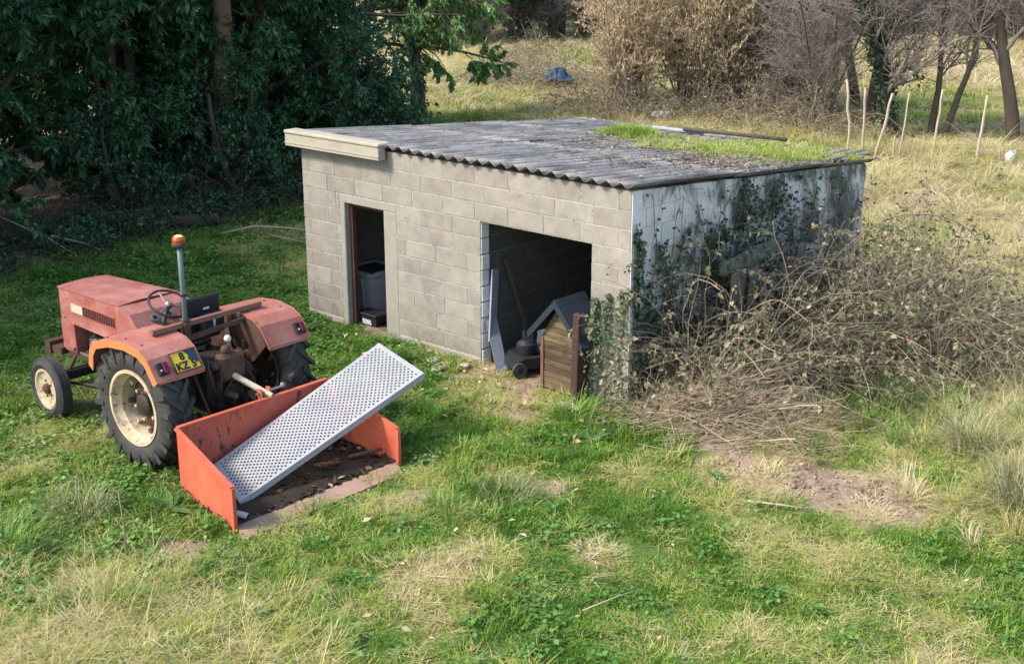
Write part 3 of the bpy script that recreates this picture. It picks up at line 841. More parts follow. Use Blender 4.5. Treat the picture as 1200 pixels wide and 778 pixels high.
# cross bar behind the seat, uprights, beacon
cb_ = MB().bar((-.03, .63, 1.275), (-.03, -.63, 1.275), .045, .045).build('cross_bar', M_wood, tractor)
MB().bar((-.06, .52, 1.12), (-.10, -.45, 1.20), .04, .04).build('lower_bar', M_rust, tractor)
MB().bar((-.055, -.42, .45), (-.055, -.42, 1.25), .06, .05, (1, 0, 0)).build('upright', M_rust, tractor)
MB().bar((-.055, .27, .80), (-.055, .27, 1.29), .06, .05, (1, 0, 0)).build('upright', M_rust, tractor)
po = MB().tube([(-.03, .255, 1.0), (-.03, .255, 1.72), (-.028, .255, 2.02)], .0235, 10).build('beacon_pole', M_pole, tractor, True)
MB().tube([(-.03, .255, 1.54), (-.03, .255, 1.56)], .031, 10).build('pole_collar', M_ink, po)
MB().box(-.06, .0, .215, .295, 1.16, 1.33, ch=.01).build('pole_bracket', M_rust, po)
be = MB().lathe([(.001, 2.0), (.045, 2.0), (.066, 2.02), (.068, 2.042), (.05, 2.055)], 20, T(-.028, .255, 0)).build('beacon', M_rust, tractor, 'auto')
MB().lathe([(.055, 2.052), (.062, 2.068), (.057, 2.092), (.038, 2.108), (.001, 2.112)], 20, T(-.028, .255, 0)).build('beacon_lens', M_amber, be, True)
MB().lathe([(.044, 2.106), (.025, 2.116), (.001, 2.119)], 12, T(-.028, .255, 0)).build('lens_top', M_amberpale, be, True)
# seams, bolts and cables
for z_ in (.96,):
    for k in (0, 4):
        xx = 1.98 - k * .24
        MB().lathe([(.011, 0), (.009, .006), (.001, .007)], 8, T(xx, wn + (NX - xx) / (NX - RXX) * (wr_ - wn) + .001, z_) @ RX(-PI / 2)).build('bonnet_bolt', M_rust, bonnet)
for s_, fo in ((1, fl), (-1, fr)):
    for (xx, zz) in ((.42, 1.19), (.12, 1.24), (-.12, 1.226)):
        for yy in (.45, .80): MB().lathe([(.013, 0), (.010, .007), (.001, .008)], 8, T(xx, s_ * yy, zz - .006)).build('fender_bolt', M_rust, fo)
    MB().hexa([(.30, s_ * .378, 1.217), (.02, s_ * .378, 1.242), (.02, s_ * .398, 1.2425), (.30, s_ * .398, 1.2175), (.30, s_ * .378, 1.236), (.02, s_ * .378, 1.261), (.02, s_ * .398, 1.261), (.30, s_ * .398, 1.236)]).build('fender_seam', M_fend, fo)
def cable(pts, r, name='cable', mat=M_ink): MB().tube(pts, r, 6).build(name, mat, tractor, True)
cable([(-.03, .28, 1.05), (-.06, .36, 1.0), (-.2, .5, 1.06), (-.30, .6, 1.06)], .006)
cable([(.62, .18, 1.02), (.45, .24, .9), (.2, .28, .82), (-.05, .26, .95), (-.03, .258, 1.1)], .007)
cable([(.70, -.12, 1.05), (.5, -.2, .85), (.1, -.22, .9), (-.25, -.15, .95)], .008)
cable([(-.28, .12, .95), (-.42, .18, .8), (-.40, .22, .55), (-.3, .2, .45)], .012)
cable([(-.3, -.1, .9), (-.46, -.16, .72), (-.44, -.2, .5), (-.32, -.18, .42)], .012)
cable([(1.6, .24, .88), (1.4, .3, .84), (1.1, .29, .9), (.95, .24, .92)], .011)
for y_, l_ in ((.30, .22), (.36, .26), (-.36, .24)):
    MB().tube([(.08, y_, .85), (.14, y_, .85 + l_), (.16, y_ + .02, 1.0 + l_)], .008, 6).build('control_lever', M_rust, tractor, True)
# linkage to the box
MB().tube([(-.36, .03, .80), (-.74, -.13, .62)], [.03, .03]).tube([(-.30, .0, .83), (-.36, .03, .80)], .036).build('top_link', M_badge, tractor)
for sgn in (1, -1):
    MB().bar((-.08, sgn * .24, .38), (-.74, sgn * .36, .26), .03, .05).build('lower_link', M_rust, tractor)
    MB().tube([(-.02, sgn * .28, 1.0), (-.45, sgn * .31, .34)], .016).build('lift_arm', M_rust, tractor)
for k in range(6):
    y_ = R.uniform(-.2, .25)
    MB().tube([(-.25, y_, R.uniform(.8, 1.0)), (-.38, y_ + R.uniform(-.1, .1), R.uniform(.7, .95)), (-.3, y_ + R.uniform(-.15, .15), R.uniform(.5, .7))], .011, 6).build('hydraulic_hose', M_rust, tractor, True)

# ------------------------------------------------------------------ transport box behind the tractor
M_box = worn('orange_red_box_paint', (.50, .105, .055), (.42, .085, .047), 3, .55, .7, .25, .006, spots=(.20, .055, .04), spot_at=.63, dust=(.54, .15, .09), dents=2)
M_boxin = worn('scraped_box_paint', (.56, .105, .06), (.42, .085, .055), 4, .65, .8, .3, .006, spots=(.06, .032, .028), spot_at=.55, stretch=(1, 1, .6), dust=(.42, .14, .09), dents=2)
M_lipm = worn('earthy_steel_lip', (.36, .235, .17), (.27, .17, .12), 4, .85, .7, .3, .003, spots=(.12, .08, .06), spot_at=.64)
boxt = thing('transport_box', 'open orange steel transport box hitched behind the red tractor', 'transport box', (-1.2, -3.45, 0))
def wpart(mb, name, mat, parent=boxt):
    o = mb.build(name, mat, parent); o.matrix_parent_inverse = Matrix.Translation((1.2, 3.45, 0)) if parent is boxt else Matrix(); return o
BL, BR, FL, FR = Vector((-1.68, -4.315, 0)), Vector((-1.68, -2.60, 0)), Vector((-.68, -4.475, 0)), Vector((-.68, -2.615, 0))
def panel(a, b, za, zb, th, side):
    n = (b - a).cross(Vector((0, 0, 1))).normalized() * th * side
    up = Vector((0, 0, 1))
    return [a + up * .01, b + up * .01, b + n + up * .01, a + n + up * .01, a + up * za, b + up * zb, b + n + up * zb, a + n + up * za]
wpart(MB().hexa(panel(BL, BR, .605, .605, .014, 1)), 'back_panel', M_boxin)
wpart(MB().hexa(panel(BL, FL, .60, .395, .014, -1)), 'side_panel', M_box)
wpart(MB().hexa(panel(BR, FR, .60, .355, .014, 1)), 'side_panel', M_box)
up = Vector((0, 0, 1))
def rail(a, b, za, zb, wd, name='top_rail'): wpart(MB().bar(a + up * (za + .008), b + up * (zb + .008), wd, .018), name, M_box)
rail(BL + Vector((0, .012, 0)), BR - Vector((0, .012, 0)), .606, .606, .045)
rail(BL, FL, .602, .397, .04); rail(BR, FR, .602, .357, .04)
wpart(MB().bar(FL + up * .0, FL + up * .40, .035, .035, (1, 0, 0)), 'corner_post', M_box); wpart(MB().bar(FR + up * .0, FR + up * .36, .035, .035, (1, 0, 0)), 'corner_post', M_box)
wpart(MB().hexa([BL + up * .012, FL + up * .012, FR + up * .012, BR + up * .012, BL + up * .032, FL + up * .032, FR + up * .032, BR + up * .032]), 'box_floor', M_lipm)
lo_, ro_ = Vector((-.50, -4.53, 0)), Vector((-.49, -2.74, 0))
wpart(MB().hexa([FL + up * .0 + Vector((0, .03, 0)), lo_ - up * .02, ro_ - up * .02, FR - Vector((0, .03, 0)), FL + Vector((0, .03, .034)), lo_ + up * .02, ro_ + up * .02, FR + Vector((0, -.03, .034))]), 'loading_lip', M_lipm)
# hitch bracket on the box back
for y in (-3.36, -3.26): wpart(MB().bar((-1.70, y, .3), (-1.74, y, .70), .06, .014, (0, 1, 0)), 'hitch_plate', M_box)
wpart(MB().tube([(-1.74, -3.40, .66), (-1.74, -3.10, .66)], .013), 'hitch_pin', M_steel)
wpart(MB().ball((-1.74, -3.09, .67), .028), 'pin_head', M_steel)
# soil and leaf litter on the floor of the box: one heap nobody could count
Ps = []
for k in range(1500):
    u, v = R.random(), R.random()
    p = BL * (1 - u) * (1 - v) + FL * u * (1 - v) + FR * u * v + BR * (1 - u) * v
    p = p * 1.0; p.z = .034 + .05 * R.random() * (1 - u * .6)
    if u < .96: Ps.append(p)
V = []; Q = []; BT = []
for p in Ps:
    L_, W_ = R.uniform(.02, .06), R.uniform(.012, .04); a_ = R.uniform(0, PI * 2); ti = R.uniform(-.5, .5)
    d1 = Vector((math.cos(a_), math.sin(a_), ti)) * L_; d2 = Vector((-math.sin(a_), math.cos(a_), R.uniform(-.4, .4))) * W_
    n0 = len(V); V += [p - d1, p - d2, p + d1, p + d2]; Q.append((n0, n0 + 1, n0 + 2, n0 + 3)); b_ = R.random() ** 3; BT += [b_] * 4
M_litter = leafy('leaf_litter', [(0, (.02, .014, .009)), (.5, (.05, .032, .02)), (.85, (.16, .10, .06)), (1, (.42, .36, .27))], trans=0, rough=.9)
# packed soil sheet under the litter
nu, nv = 22, 36
sv = []; sq = []
for i in range(nu):
    for j in range(nv):
        u, v = .01 + .95 * i / (nu - 1), .012 + .976 * j / (nv - 1)
        p = BL * (1 - u) * (1 - v) + FL * u * (1 - v) + FR * u * v + BR * (1 - u) * v
        e_ = min(u, .96 - u, v, 1 - v)
        sv.append((p.x, p.y, .035 + .03 * min(1, max(0, e_ * 8)) * (.5 + float(vnoise(p.x, p.y, 7, 3)))))
for i in range(nu - 1):
    for j in range(nv - 1): a_ = i * nv + j; sq.append((a_, a_ + 1, a_ + nv + 1, a_ + nv))
n0 = len(V)
lit = npmesh('leaf_litter', np.array([list(v) for v in V] + sv), np.array(Q + [tuple(i + n0 for i in q) for q in sq]), None, M_litter, bt=np.array(BT + [.12] * len(sv)))
tag(place('leaf_litter', lit), 'dark rotting leaves and soil on the floor of the orange box', 'leaf litter', kind='stuff')
wire = MB()
pts0 = [Vector((-.98 + R.uniform(-.1, .1), -3.25 + R.uniform(-.13, .13), .09 + R.uniform(0, .08))) for _ in range(9)]
wire.tube(pts0, .008, 6); wire.tube([p + Vector((R.uniform(-.05, .05), R.uniform(-.05, .05), 0)) for p in pts0[::2]], .007, 6)
M_rustw = worn('bright_rust', (.28, .09, .045), (.15, .06, .035), 20, .8)
tag(wire.build('rusty_wire', M_rustw, None), 'crumpled rusty wire on the soil inside the orange box', 'wire')
st = MB().tube([(-1.0, -2.95, .1), (-.9, -2.72, .12), (-.86, -2.66, .13)], [.02, .018, .015], 7).build('broken_stick', M_rust, None, True)
tag(st, 'short dark stick in the right corner of the orange box', 'stick')
chip = MB().cbox(-.05, .05, -.035, .035, 0, .025, .005).build('stone_chip', worn('pale_stone', (.5, .47, .43), (.38, .35, .31), 10), None, loc=(-.80, -4.32, .06), rot=(.1, .2, .6))
tag(chip, 'small pale stone chip in the near left corner of the orange box', 'stone')

# ------------------------------------------------------------------ perforated sheet lying across the box
A_, B_, D_, C_ = Vector((-1.585, -4.02, .205)), Vector((-.985, -4.20, .085)), Vector((-.905, -2.045, .71)), Vector((-1.56, -2.02, .865))
M_perf = worn('white_coated_sheet', (.38, .375, .385), (.29, .285, .29), 5, .55, .8, .1, .001, spots=(.15, .14, .12), spot_at=.63, dust=(.36, .35, .34))
ramp_ = thing('perforated_sheet', 'long white perforated metal sheet leaning across the orange box', 'metal sheet', tuple(A_))
NL, NW = 76, 22
def bil(u, v): return A_ * (1 - u) * (1 - v) + B_ * (1 - u) * v + D_ * u * v + C_ * u * (1 - v)
nrm_ = (B_ - A_).cross(C_ - A_).normalized()
if nrm_.z < 0: nrm_ = -nrm_
V = []; Q = []
OCT = [(math.cos(PI / 8 + k * PI / 4), math.sin(PI / 8 + k * PI / 4)) for k in range(8)]
mu, mv = .022, .05
for i in range(NL):
    for j in range(NW):
        u0, u1 = mu + (1 - 2 * mu) * i / NL, mu + (1 - 2 * mu) * (i + 1) / NL
        v0, v1 = mv + (1 - 2 * mv) * j / NW, mv + (1 - 2 * mv) * (j + 1) / NW
        cu_, cv_ = (u0 + u1) / 2, (v0 + v1) / 2
        if (i + j) % 2:                                              # staggered holes: every other cell is plain
            n0 = len(V); V += [bil(u0, v0), bil(u1, v0), bil(u1, v1), bil(u0, v1)]; Q.append((n0, n0 + 1, n0 + 2, n0 + 3)); continue
        n0 = len(V)
        sq_ = []
        for cx_, cy_ in OCT:
            m_ = max(abs(cx_), abs(cy_)); sq_.append((cx_ / m_, cy_ / m_))
        # outer ring: corners of the cell and points on its sides
        outer = [(1, 0), (1, 1), (0, 1), (-1, 1), (-1, 0), (-1, -1), (0, -1), (1, -1)]
        inner = [(.94 * math.cos(k * PI / 4), .94 * math.sin(k * PI / 4)) for k in range(8)]
        hu, hv = (u1 - u0) / 2, (v1 - v0) / 2
        V += [bil(cu_ + a * hu, cv_ + b * hv) for a, b in outer]
        V += [bil(cu_ + a * hu, cv_ + b * hv) for a, b in inner]
        V += [bil(cu_ + a * hu, cv_ + b * hv) - nrm_ * .008 for a, b in inner]
        for k in range(8):
            k2 = (k + 1) % 8
            Q += [(n0 + k, n0 + k2, n0 + 8 + k2, n0 + 8 + k), (n0 + 8 + k, n0 + 8 + k2, n0 + 16 + k2, n0 + 16 + k)]
def strip(u0, u1, v0, v1):
    n0 = len(V); V.extend([bil(u0, v0), bil(u1, v0), bil(u1, v1), bil(u0, v1)]); Q.append((n0, n0 + 1, n0 + 2, n0 + 3))
strip(0, 1, 0, mv); strip(0, 1, 1 - mv, 1); strip(0, mu, mv, 1 - mv); strip(1 - mu, 1, mv, 1 - mv)
o = place('tread_face', npmesh('tread_face', np.array([list(v - A_) for v in V]), np.array(Q), None, M_perf), ramp_)
for a, b in ((A_, C_), (B_, D_), (A_, B_), (C_, D_)):
    q0 = [a - A_, b - A_, b - A_ - nrm_ * .062, a - A_ - nrm_ * .062]
    cen = (A_ + B_ + C_ + D_) / 4 - A_

    side = ((cen - (a + b) / 2 + A_)); side -= nrm_ * side.dot(nrm_); side.normalize()
    MB().hexa([q0[3], q0[2], q0[2] + side * .006, q0[3] + side * .006, q0[0] - nrm_ * .001, q0[1] - nrm_ * .001, q0[1] + side * .006 - nrm_ * .001, q0[0] + side * .006 - nrm_ * .001]).build('side_flange', M_perf, ramp_)
# ------------------------------------------------------------------ things in and round the shed
M_gplastic = worn('grey_bin_plastic', (.52, .52, .52), (.42, .42, .43), 6, .45, .6, .1, .002)
M_bplastic = worn('black_plastic', (.015, .016, .02), (.03, .032, .035), 8, .4)
M_label = worn('white_label', (.6, .62, .64), (.5, .5, .5), 20, .5)
M_green = worn('dark_green_drum', (.02, .035, .028), (.035, .045, .035), 6, .5)
bin_ = thing('storage_bin', 'tall grey plastic bin just inside the narrow doorway', 'bin', (-4.64, .70, 0)); bin_.scale = (1, 1, .9)
mb = MB(); w0, w1 = .235, .275
mb.hexa([(-w0, -w0, 0), (w0, -w0, 0), (w0, w0, 0), (-w0, w0, 0), (-w1, -w1, .60), (w1, -w1, .60), (w1, w1, .60), (-w1, w1, .60)])
body = mb.build('bin_body', M_gplastic, bin_)
for k in range(4): MB().box(-.012, .012, -.01, .012, .04, .56, RZ(k * PI / 2) @ T(.1, -.262, 0) @ RX(.066)).build('rib', M_gplastic, body)
rim = MB()
for k in range(4): rim.box(-.30, .30, -.302, -.25, .60, .645, RZ(k * PI / 2))
rim.build('bin_rim', M_gplastic, bin_)
MB().box(-.25, .25, -.25, .25, .602, .615).build('bin_black_inside', M_bplastic, bin_)  # black sheet below the rim standing for the inside of the bin
tub = thing('plastic_tub', 'small black plastic tub with a white label on the doorway floor', 'tub', (-4.17, .24, 0))
mb = MB().hexa([(-.15, -.085, 0), (.15, -.085, 0), (.15, .085, 0), (-.15, .085, 0), (-.18, -.105, .14), (.18, -.105, .14), (.18, .105, .14), (-.18, .105, .14)])
mb.build('tub_body', M_bplastic, tub)
MB().box(-.19, .19, -.118, .118, .14, .162, ch=.006).build('tub_rim', M_bplastic, tub)
MB().box(-.07, .09, -.1, -.096, .04, .105, RX(.14) @ T(0, 0, 0)).build('tub_label', M_label, tub)

M_pale = worn('pale_panel', (.36, .36, .40), (.28, .28, .32), 5, .6, .6, .1, .002)
M_greyboard = worn('grey_board', (.20, .21, .25), (.13, .14, .17), 6, .7, .7, .3, .003, stretch=(1, 1, .2))
def slab(name, a, b, wd, th, mat, label, cat, up=(0, 0, 1), group=None):
    """a board from a to b as a thing of its own"""
    a, b = Vector(a), Vector(b)
    o = MB().bar(Vector((0, 0, 0)), b - a, wd, th, up).build(name, mat, None, loc=tuple(a))
    return tag(o, label, cat, group)
slab('panel', (-1.955, .06, .30), (-2.03, .20, 1.10), .17, .018, M_pale, 'pale lilac panel leaning on the left jamb of the wide opening', 'panel', (1, .3, 0))
slab('plank', (-1.72, -.03, .01), (-2.0, .10, .53), .13, .022, M_greyboard, 'grey plank leaning outwards at the foot of the left jamb', 'plank', (1, -.5, 0))
slab('wooden_pole', (-1.80, .62, .0), (-2.03, .36, 1.20), .05, .045, M_black, 'long dark pole leaning against the inner block wall', 'pole')
slab('tile', (-1.83, .52, .02), (-1.90, .62, .30), .13, .02, M_greyboard, 'grey tile on edge at the foot of the dark pole', 'tile', (1, -1, 0))
slab('tile', (-1.68, .62, .06), (-1.74, .72, .33), .15, .02, M_pale, 'pale square tile standing behind the lawn mower', 'tile', (.4, -1, 0))
# lawn mower
mow = thing('lawn_mower', 'old black push lawn mower parked beside the wooden kennel', 'lawn mower', (-1.55, .20, .006), -.5)
deck = MB().prism([(-.24, .08), (.24, .08), (.22, .17), (.12, .20), (-.14, .20), (-.23, .16)], -.2, .2, 'y').build('deck', M_bplastic, mow)
MB().lathe([(.11, .20), (.12, .26), (.12, .32), (.07, .36), (.001, .36)], 16).build('motor', M_bplastic, mow, 'auto')
for sx in (-1, 1):
    for sy in (-1, 1):
        wh = MB().lathe([(.03, -.022), (.085, -.022), (.09, 0), (.085, .022), (.03, .022)], 18, T(sx * .19, sy * .225, .09) @ RX(PI / 2), True).build('wheel', M_tyre, mow, 'auto')
        MB().lathe([(.04, -.024), (.045, 0), (.04, .024), (.001, .026)], 12, T(sx * .19, sy * .225, .09) @ RX(PI / 2)).build('hubcap', M_steel, wh, 'auto')
MB().tube([(-.2, -.17, .17), (-.3, -.16, .32), (.0 - .62, -.15, .62), (-.66, .15, .64), (-.3, .16, .32), (-.2, .17, .17)], .012).build('handle', M_black, mow, True)
mow.rotation_euler = (0, 0, -2.0)
# drum in the dark
dr = thing('water_drum', 'dark green drum standing at the back of the wide opening', 'drum', (-1.05, 1.25, .006))
MB().lathe([(.001, 0), (.26, 0), (.28, .03), (.28, .28), (.292, .30), (.28, .32), (.28, .58), (.292, .60), (.28, .62), (.27, .86), (.22, .90), (.001, .90)], 24).build('drum_body', M_green, dr, 'auto')
MB().lathe([(.03, .9), (.03, .93), (.001, .93)], 10, T(.15, 0, 0)).build('bung', M_bplastic, dr)

# wooden kennel
M_plank = worn('weathered_plank', (.27, .19, .105), (.085, .06, .038), 7, .85, .8, .6, .005, stretch=(.3, 1, 3), spots=(.04, .03, .022), spot_at=.56, objvar=.5)
M_felt = worn('slate_grey_felt', (.024, .034, .045), (.018, .025, .034), 6, .85, .6, .4, .003)
M_brownboard = worn('brown_board', (.21, .105, .07), (.12, .06, .045), 8, .8, .7, .3, .003)
ken = thing('wooden_kennel', 'small wooden kennel with a pitched grey felt roof in the wide opening', 'kennel', (-.80, -.13, 0), -.06)
KW, KD = .255, .32
for k in range(9):
    z0 = .02 + k * .066; z1 = z0 + .064
    hw = KW if z0 < .52 else 0
    MB().cbox(-KW, KW, -.008 + R.uniform(-.003, .004), .014, z0, z1 - .004, .004, RX(R.uniform(-.04, .02)) if False else None).build('siding_board', M_plank, ken)
for k in range(6):                                          # gable boards
    z0 = .614 + k * .062; z1 = z0 + .058
    h0 = KW - (z0 - .60) * (KW / .40); h1 = KW - (z1 - .60) * (KW / .40)
    if h1 < .01: break
    MB().prism([(-h0, z0), (h0, z0), (max(h1, .01), z1), (-max(h1, .01), z1)], -.008 + R.uniform(-.003, .003), .014, 'y').build('siding_board', M_plank if k < 4 else M_brownboard, ken)
MB().prism([(-KW + .01, .01), (KW - .01, .01), (KW - .01, .60), (0, .985), (-KW + .01, .60)], .016, .03, 'y').build('front_backing', M_brownboard, ken)
for s_ in (-1, 1):
    MB().box(s_ * KW - .012, s_ * KW + .012, .0, KD, .01, .60).build('side_wall', M_brownboard, ken)
    MB().box(s_ * (KW - .012) - .02, s_ * (KW - .012) + .02, -.022, -.009, .01, .60).build('corner_strip', M_brownboard, ken)
MB().prism([(-KW, .01), (KW, .01), (KW, .60), (0, .98), (-KW, .60)], KD - .02, KD, 'y').build('back_wall', M_brownboard, ken)
rk = thing('kennel_roof', None, None); rk.parent = ken
for s_ in (-1, 1):
    a, b = (0, 1.03), (s_ * .40, .60)
    d = Vector((b[0] - a[0], b[1] - a[1])).normalized(); n_ = Vector((-d.y, d.x)) * (1 if s_ > 0 else -1)
    P = [(a[0], a[1]), (b[0], b[1]), (b[0] + n_.x * .022, b[1] + n_.y * .022), (a[0] + n_.x * .022, a[1] + n_.y * .022)]
    MB().prism(P, -.07, KD + .05, 'y').build('roof_panel', M_felt, rk)
    P2 = [(a[0], a[1] - .06), (b[0] * .98, b[1] - .045), (b[0], b[1] + .03), (a[0], a[1] + .035)]
    MB().prism(P2, -.095, -.072, 'y').build('barge_board', M_felt, rk)
MB().prism([(-.06, 1.0), (0, 1.068), (.06, 1.0), (0, 1.055)], -.10, KD + .06, 'y').build('ridge_cap', M_felt, rk)
M_darkpost = worn('dark_post_wood', (.085, .04, .03), (.05, .028, .024), 14, .8, .7, .5, .004, stretch=(1, 1, .15))
post = MB().cbox(-.04, .04, -.03, .03, -.1, .98, .008)
tag(post.build('wooden_post', M_darkpost, None, loc=(-.505, -.235, 0), rot=(0, .02, .2)), 'dark red-brown post standing at the right front of the kennel', 'post')

# stones
M_stone = worn('pale_stone_flat', (.50, .44, .35), (.36, .31, .25), 6, .9, .7, .5, .005)
def stone(loc, s, label, seed):
    r_ = np.random.default_rng(seed)
    mb = MB().lathe([(.001, -.3), (.7, -.25), (1, 0), (.8, .3), (.001, .38)], 9)
    mb.v = [(x * s[0] * (1 + r_.uniform(-.15, .15)), y * s[1] * (1 + r_.uniform(-.15, .15)), z * s[2]) for x, y, z in mb.v]
    o = mb.build('stone', M_stone, None, loc=loc, rot=(r_.uniform(-.1, .1), r_.uniform(-.1, .1), r_.uniform(0, 3)))
    return tag(o, label, 'stone')
stone((-2.32, -.42, .03), (.17, .08, .05), 'flat pale stone at the foot of the wall between the two openings', 3)
stone((-2.55, -.30, .03), (.10, .07, .045), 'smaller rounded stone left of the flat one by the block wall', 4)
stone((-2.12, -.22, .04), (.08, .06, .06), 'brown lump of stone below the left jamb of the wide opening', 5)
stone((-.42, -.42, .03), (.17, .07, .06), 'long pale stone slab in the grass in front of the kennel', 6)
stone((-11.6, 17.0, .18), (.34, .25, .4), 'pinkish boulder at the foot of the bare bushes behind the shed', 7)

# beam and boards among the brambles
M_oldgrey = worn('lichen_grey_concrete', (.20, .21, .165), (.085, .10, .065), 5, .95, .9, .6, .008, spots=(.045, .05, .035), spot_at=.5)
M_oldwood = worn('rotten_grey_wood', (.20, .165, .13), (.09, .075, .06), 8, .95, .8, .6, .005, stretch=(1, 1, .15))
slab('concrete_post', (.26, 1.3, 1.27), (.28, 2.5, 1.38), .08, .13, M_oldgrey, 'lichen grey concrete post lying level among the brambles by the right wall', 'concrete post')
scr = thing('board_screen', 'row of rotten upright boards half hidden in brambles beside the right wall', 'board screen', (.30, 1.4, 0))
for k in range(10):
    wd = R.uniform(.11, .16)
    MB().cbox(-.015, .015, -wd / 2, wd / 2, 0, 1.24 + R.uniform(-.2, .05), .004).build('board', M_oldwood, scr, loc=(R.uniform(-.01, .02), k * .19, 0), rot=(R.uniform(-.04, .04), R.uniform(-.05, .05), 0))
MB().box(-.04, -.017, -.1, 1.85, .9, .98).build('cross_rail', M_oldwood, scr)

# stakes in the meadow behind
M_stake = worn('bleached_stake', (.50, .43, .31), (.38, .31, .22), 5, .85, .8, .3, .004, stretch=(1, 1, .2))
def stake(base, top, r, label, crooked=0.0):
    b = Vector(base); t_ = Vector(top) - b
    pts = [Vector((0, 0, -.1))]
    for i in range(1, 7):
        f = i / 6; pts.append(t_ * f + Vector((R.uniform(-1, 1), R.uniform(-1, 1), 0)) * crooked * math.sin(PI * f))
    o = MB().tube(pts, [r * (1.1 - .25 * i / 6) for i in range(7)], 7).build('stake', M_stake, None, True, loc=tuple(b))
    return tag(o, label, 'stake')
stake((-5.19, 14.8, 0), (-5.32, 14.69, 1.76), .03, 'tall crooked bleached stake nearest the grassy roof corner, leftmost of the row', .08)
stake((-5.32, 15.68, 0), (-5.36, 15.65, 1.51), .028, 'straight greyish stake second from the left in the row', .02)
stake((-4.98, 15.56, 0), (-4.77, 15.74, 1.43), .032, 'heavy slanting stake leaning right in the middle of the row', .035)
stake((-4.58, 15.91, 0), (-4.50, 15.98, 1.46), .02, 'thin dark-tipped stake between the slanting one and the gap', .02)
stake((-4.77, 16.03, 0), (-4.77, 16.03, .48), .022, 'short broken stake stump low in the row', .0)
stake((-4.31, 17.03, 0), (-4.25, 17.08, 1.44), .028, 'pale straight stake second from the right in the row', .02)
stake((-3.16, 16.62, 0), (-3.10, 16.67, 1.44), .03, 'clean pale stake standing alone at the right end of the row', .012)
dm = thing('plastic_canister', 'small white canister in the grass below the thick bare tree', 'canister', (-2.63, 17.09, 0), .4); dm.scale = (.8, .8, .75)
MB().lathe([(.001, 0), (.12, 0), (.13, .03), (.13, .24), (.10, .30), (.05, .33), (.05, .37), (.001, .37)], 16).build('canister_body', M_whiteplastic, dm, 'auto')
MB().tube([(.05, 0, .33), (.12, 0, .37), (.13, 0, .27)], .015, 6).build('canister_handle', M_whiteplastic, dm)
M_bark_early = worn('mossy_stick_bark', (.085, .085, .06), (.05, .05, .038), 8, .95, .8, .6, .004)
# things lying at the back edge of the roof
ZRf = lambda y: 2.322 - .075 * y
o = MB().tube([(0, 0, 0), (.9, -.03, .02), (1.7, -.05, .03)], [.03, .028, .026], 8).build('dark_stick', M_bark_early, None, True, loc=(-3.0, 5.30, ZRf(5.3) + .09)); tag(o, 'long dark stick lying along the back edge of the mossy roof', 'stick')
o = MB().tube([(0, 0, 0), (.9, .0, .0)], [.03, .03], 10).build('grey_pipe', M_pale, None, True, loc=(-3.6, 5.35, ZRf(5.4) + .06)); tag(o, 'pale grey pipe lying beyond the tall grass on the roof', 'pipe')
slab('roof_slate', (-.55, 4.9, ZRf(4.9) + .05), (-.1, 5.25, ZRf(5.2) + .07), .35, .02, M_sheet, 'broken grey sheet fragment on the far right corner of the roof', 'sheet fragment')
slab('roof_slate', (-.35, 4.2, ZRf(4.2) + .05), (.02, 4.45, ZRf(4.4) + .06), .25, .02, M_sheet, 'small loose sheet fragment on the right roof edge', 'sheet fragment')
# scrap heap in the far meadow
M_tarp = worn('blue_tarp', (.05, .10, .2), (.015, .025, .05), 4, .5, .8, .8, .05)
mb = MB().lathe([(.001, .26), (.2, .25), (.36, .18), (.5, .07), (.56, 0)], 14)
mb.v = [(x * (1 + R.uniform(-.2, .2)), y * (1 + R.uniform(-.2, .2)) * .6, z * (1 + R.uniform(-.35, .35))) for x, y, z in mb.v]
tag(mb.build('tarpaulin', M_tarp, None, loc=(-18.1, 20.7, .35)), 'crumpled blue tarpaulin on the brown heap far behind the shed', 'tarpaulin')
slab('red_board', (-19.3, 20.7, .25), (-18.2, 20.5, .30), .22, .03, M_rustw, 'rust red board lying left of the blue tarpaulin', 'board')
# logs and branches under the dark trees
M_bark = worn('grey_brown_bark', (.11, .085, .06), (.06, .048, .036), 6, .95, .8, .9, .02, fine=30, stretch=(1, 1, .35))
M_tanbark = worn('tan_bark', (.20, .12, .075), (.13, .08, .05), 5, .95, .8, .9, .02, fine=30, stretch=(1, 1, .35))
M_cut = worn('cut_wood', (.48, .33, .2), (.36, .24, .14), 14, .85)
lg = thing('fallen_log', 'long brown log lying in the leaf litter under the dark trees', 'log', (-11.4, .4, .12))
MB().tube([(0, 0, 0), (.7, 1.0, .02), (1.1, 1.9, .0)], [.12, .11, .10], 10, False).build('log_bark', M_bark, lg, True)
for p_, d_, r_ in (((0, 0, 0), (-.7, -1.0, -.02), .118), ((1.1, 1.9, 0), (.4, .9, -.02), .10)):
    MB().lathe([(r_, 0), (r_ * .9, .006), (.001, .006)], 10, Matrix.Translation(p_) @ Vector(d_).to_track_quat('Z', 'Y').to_matrix().to_4x4()).build('cut_end', M_cut, lg)
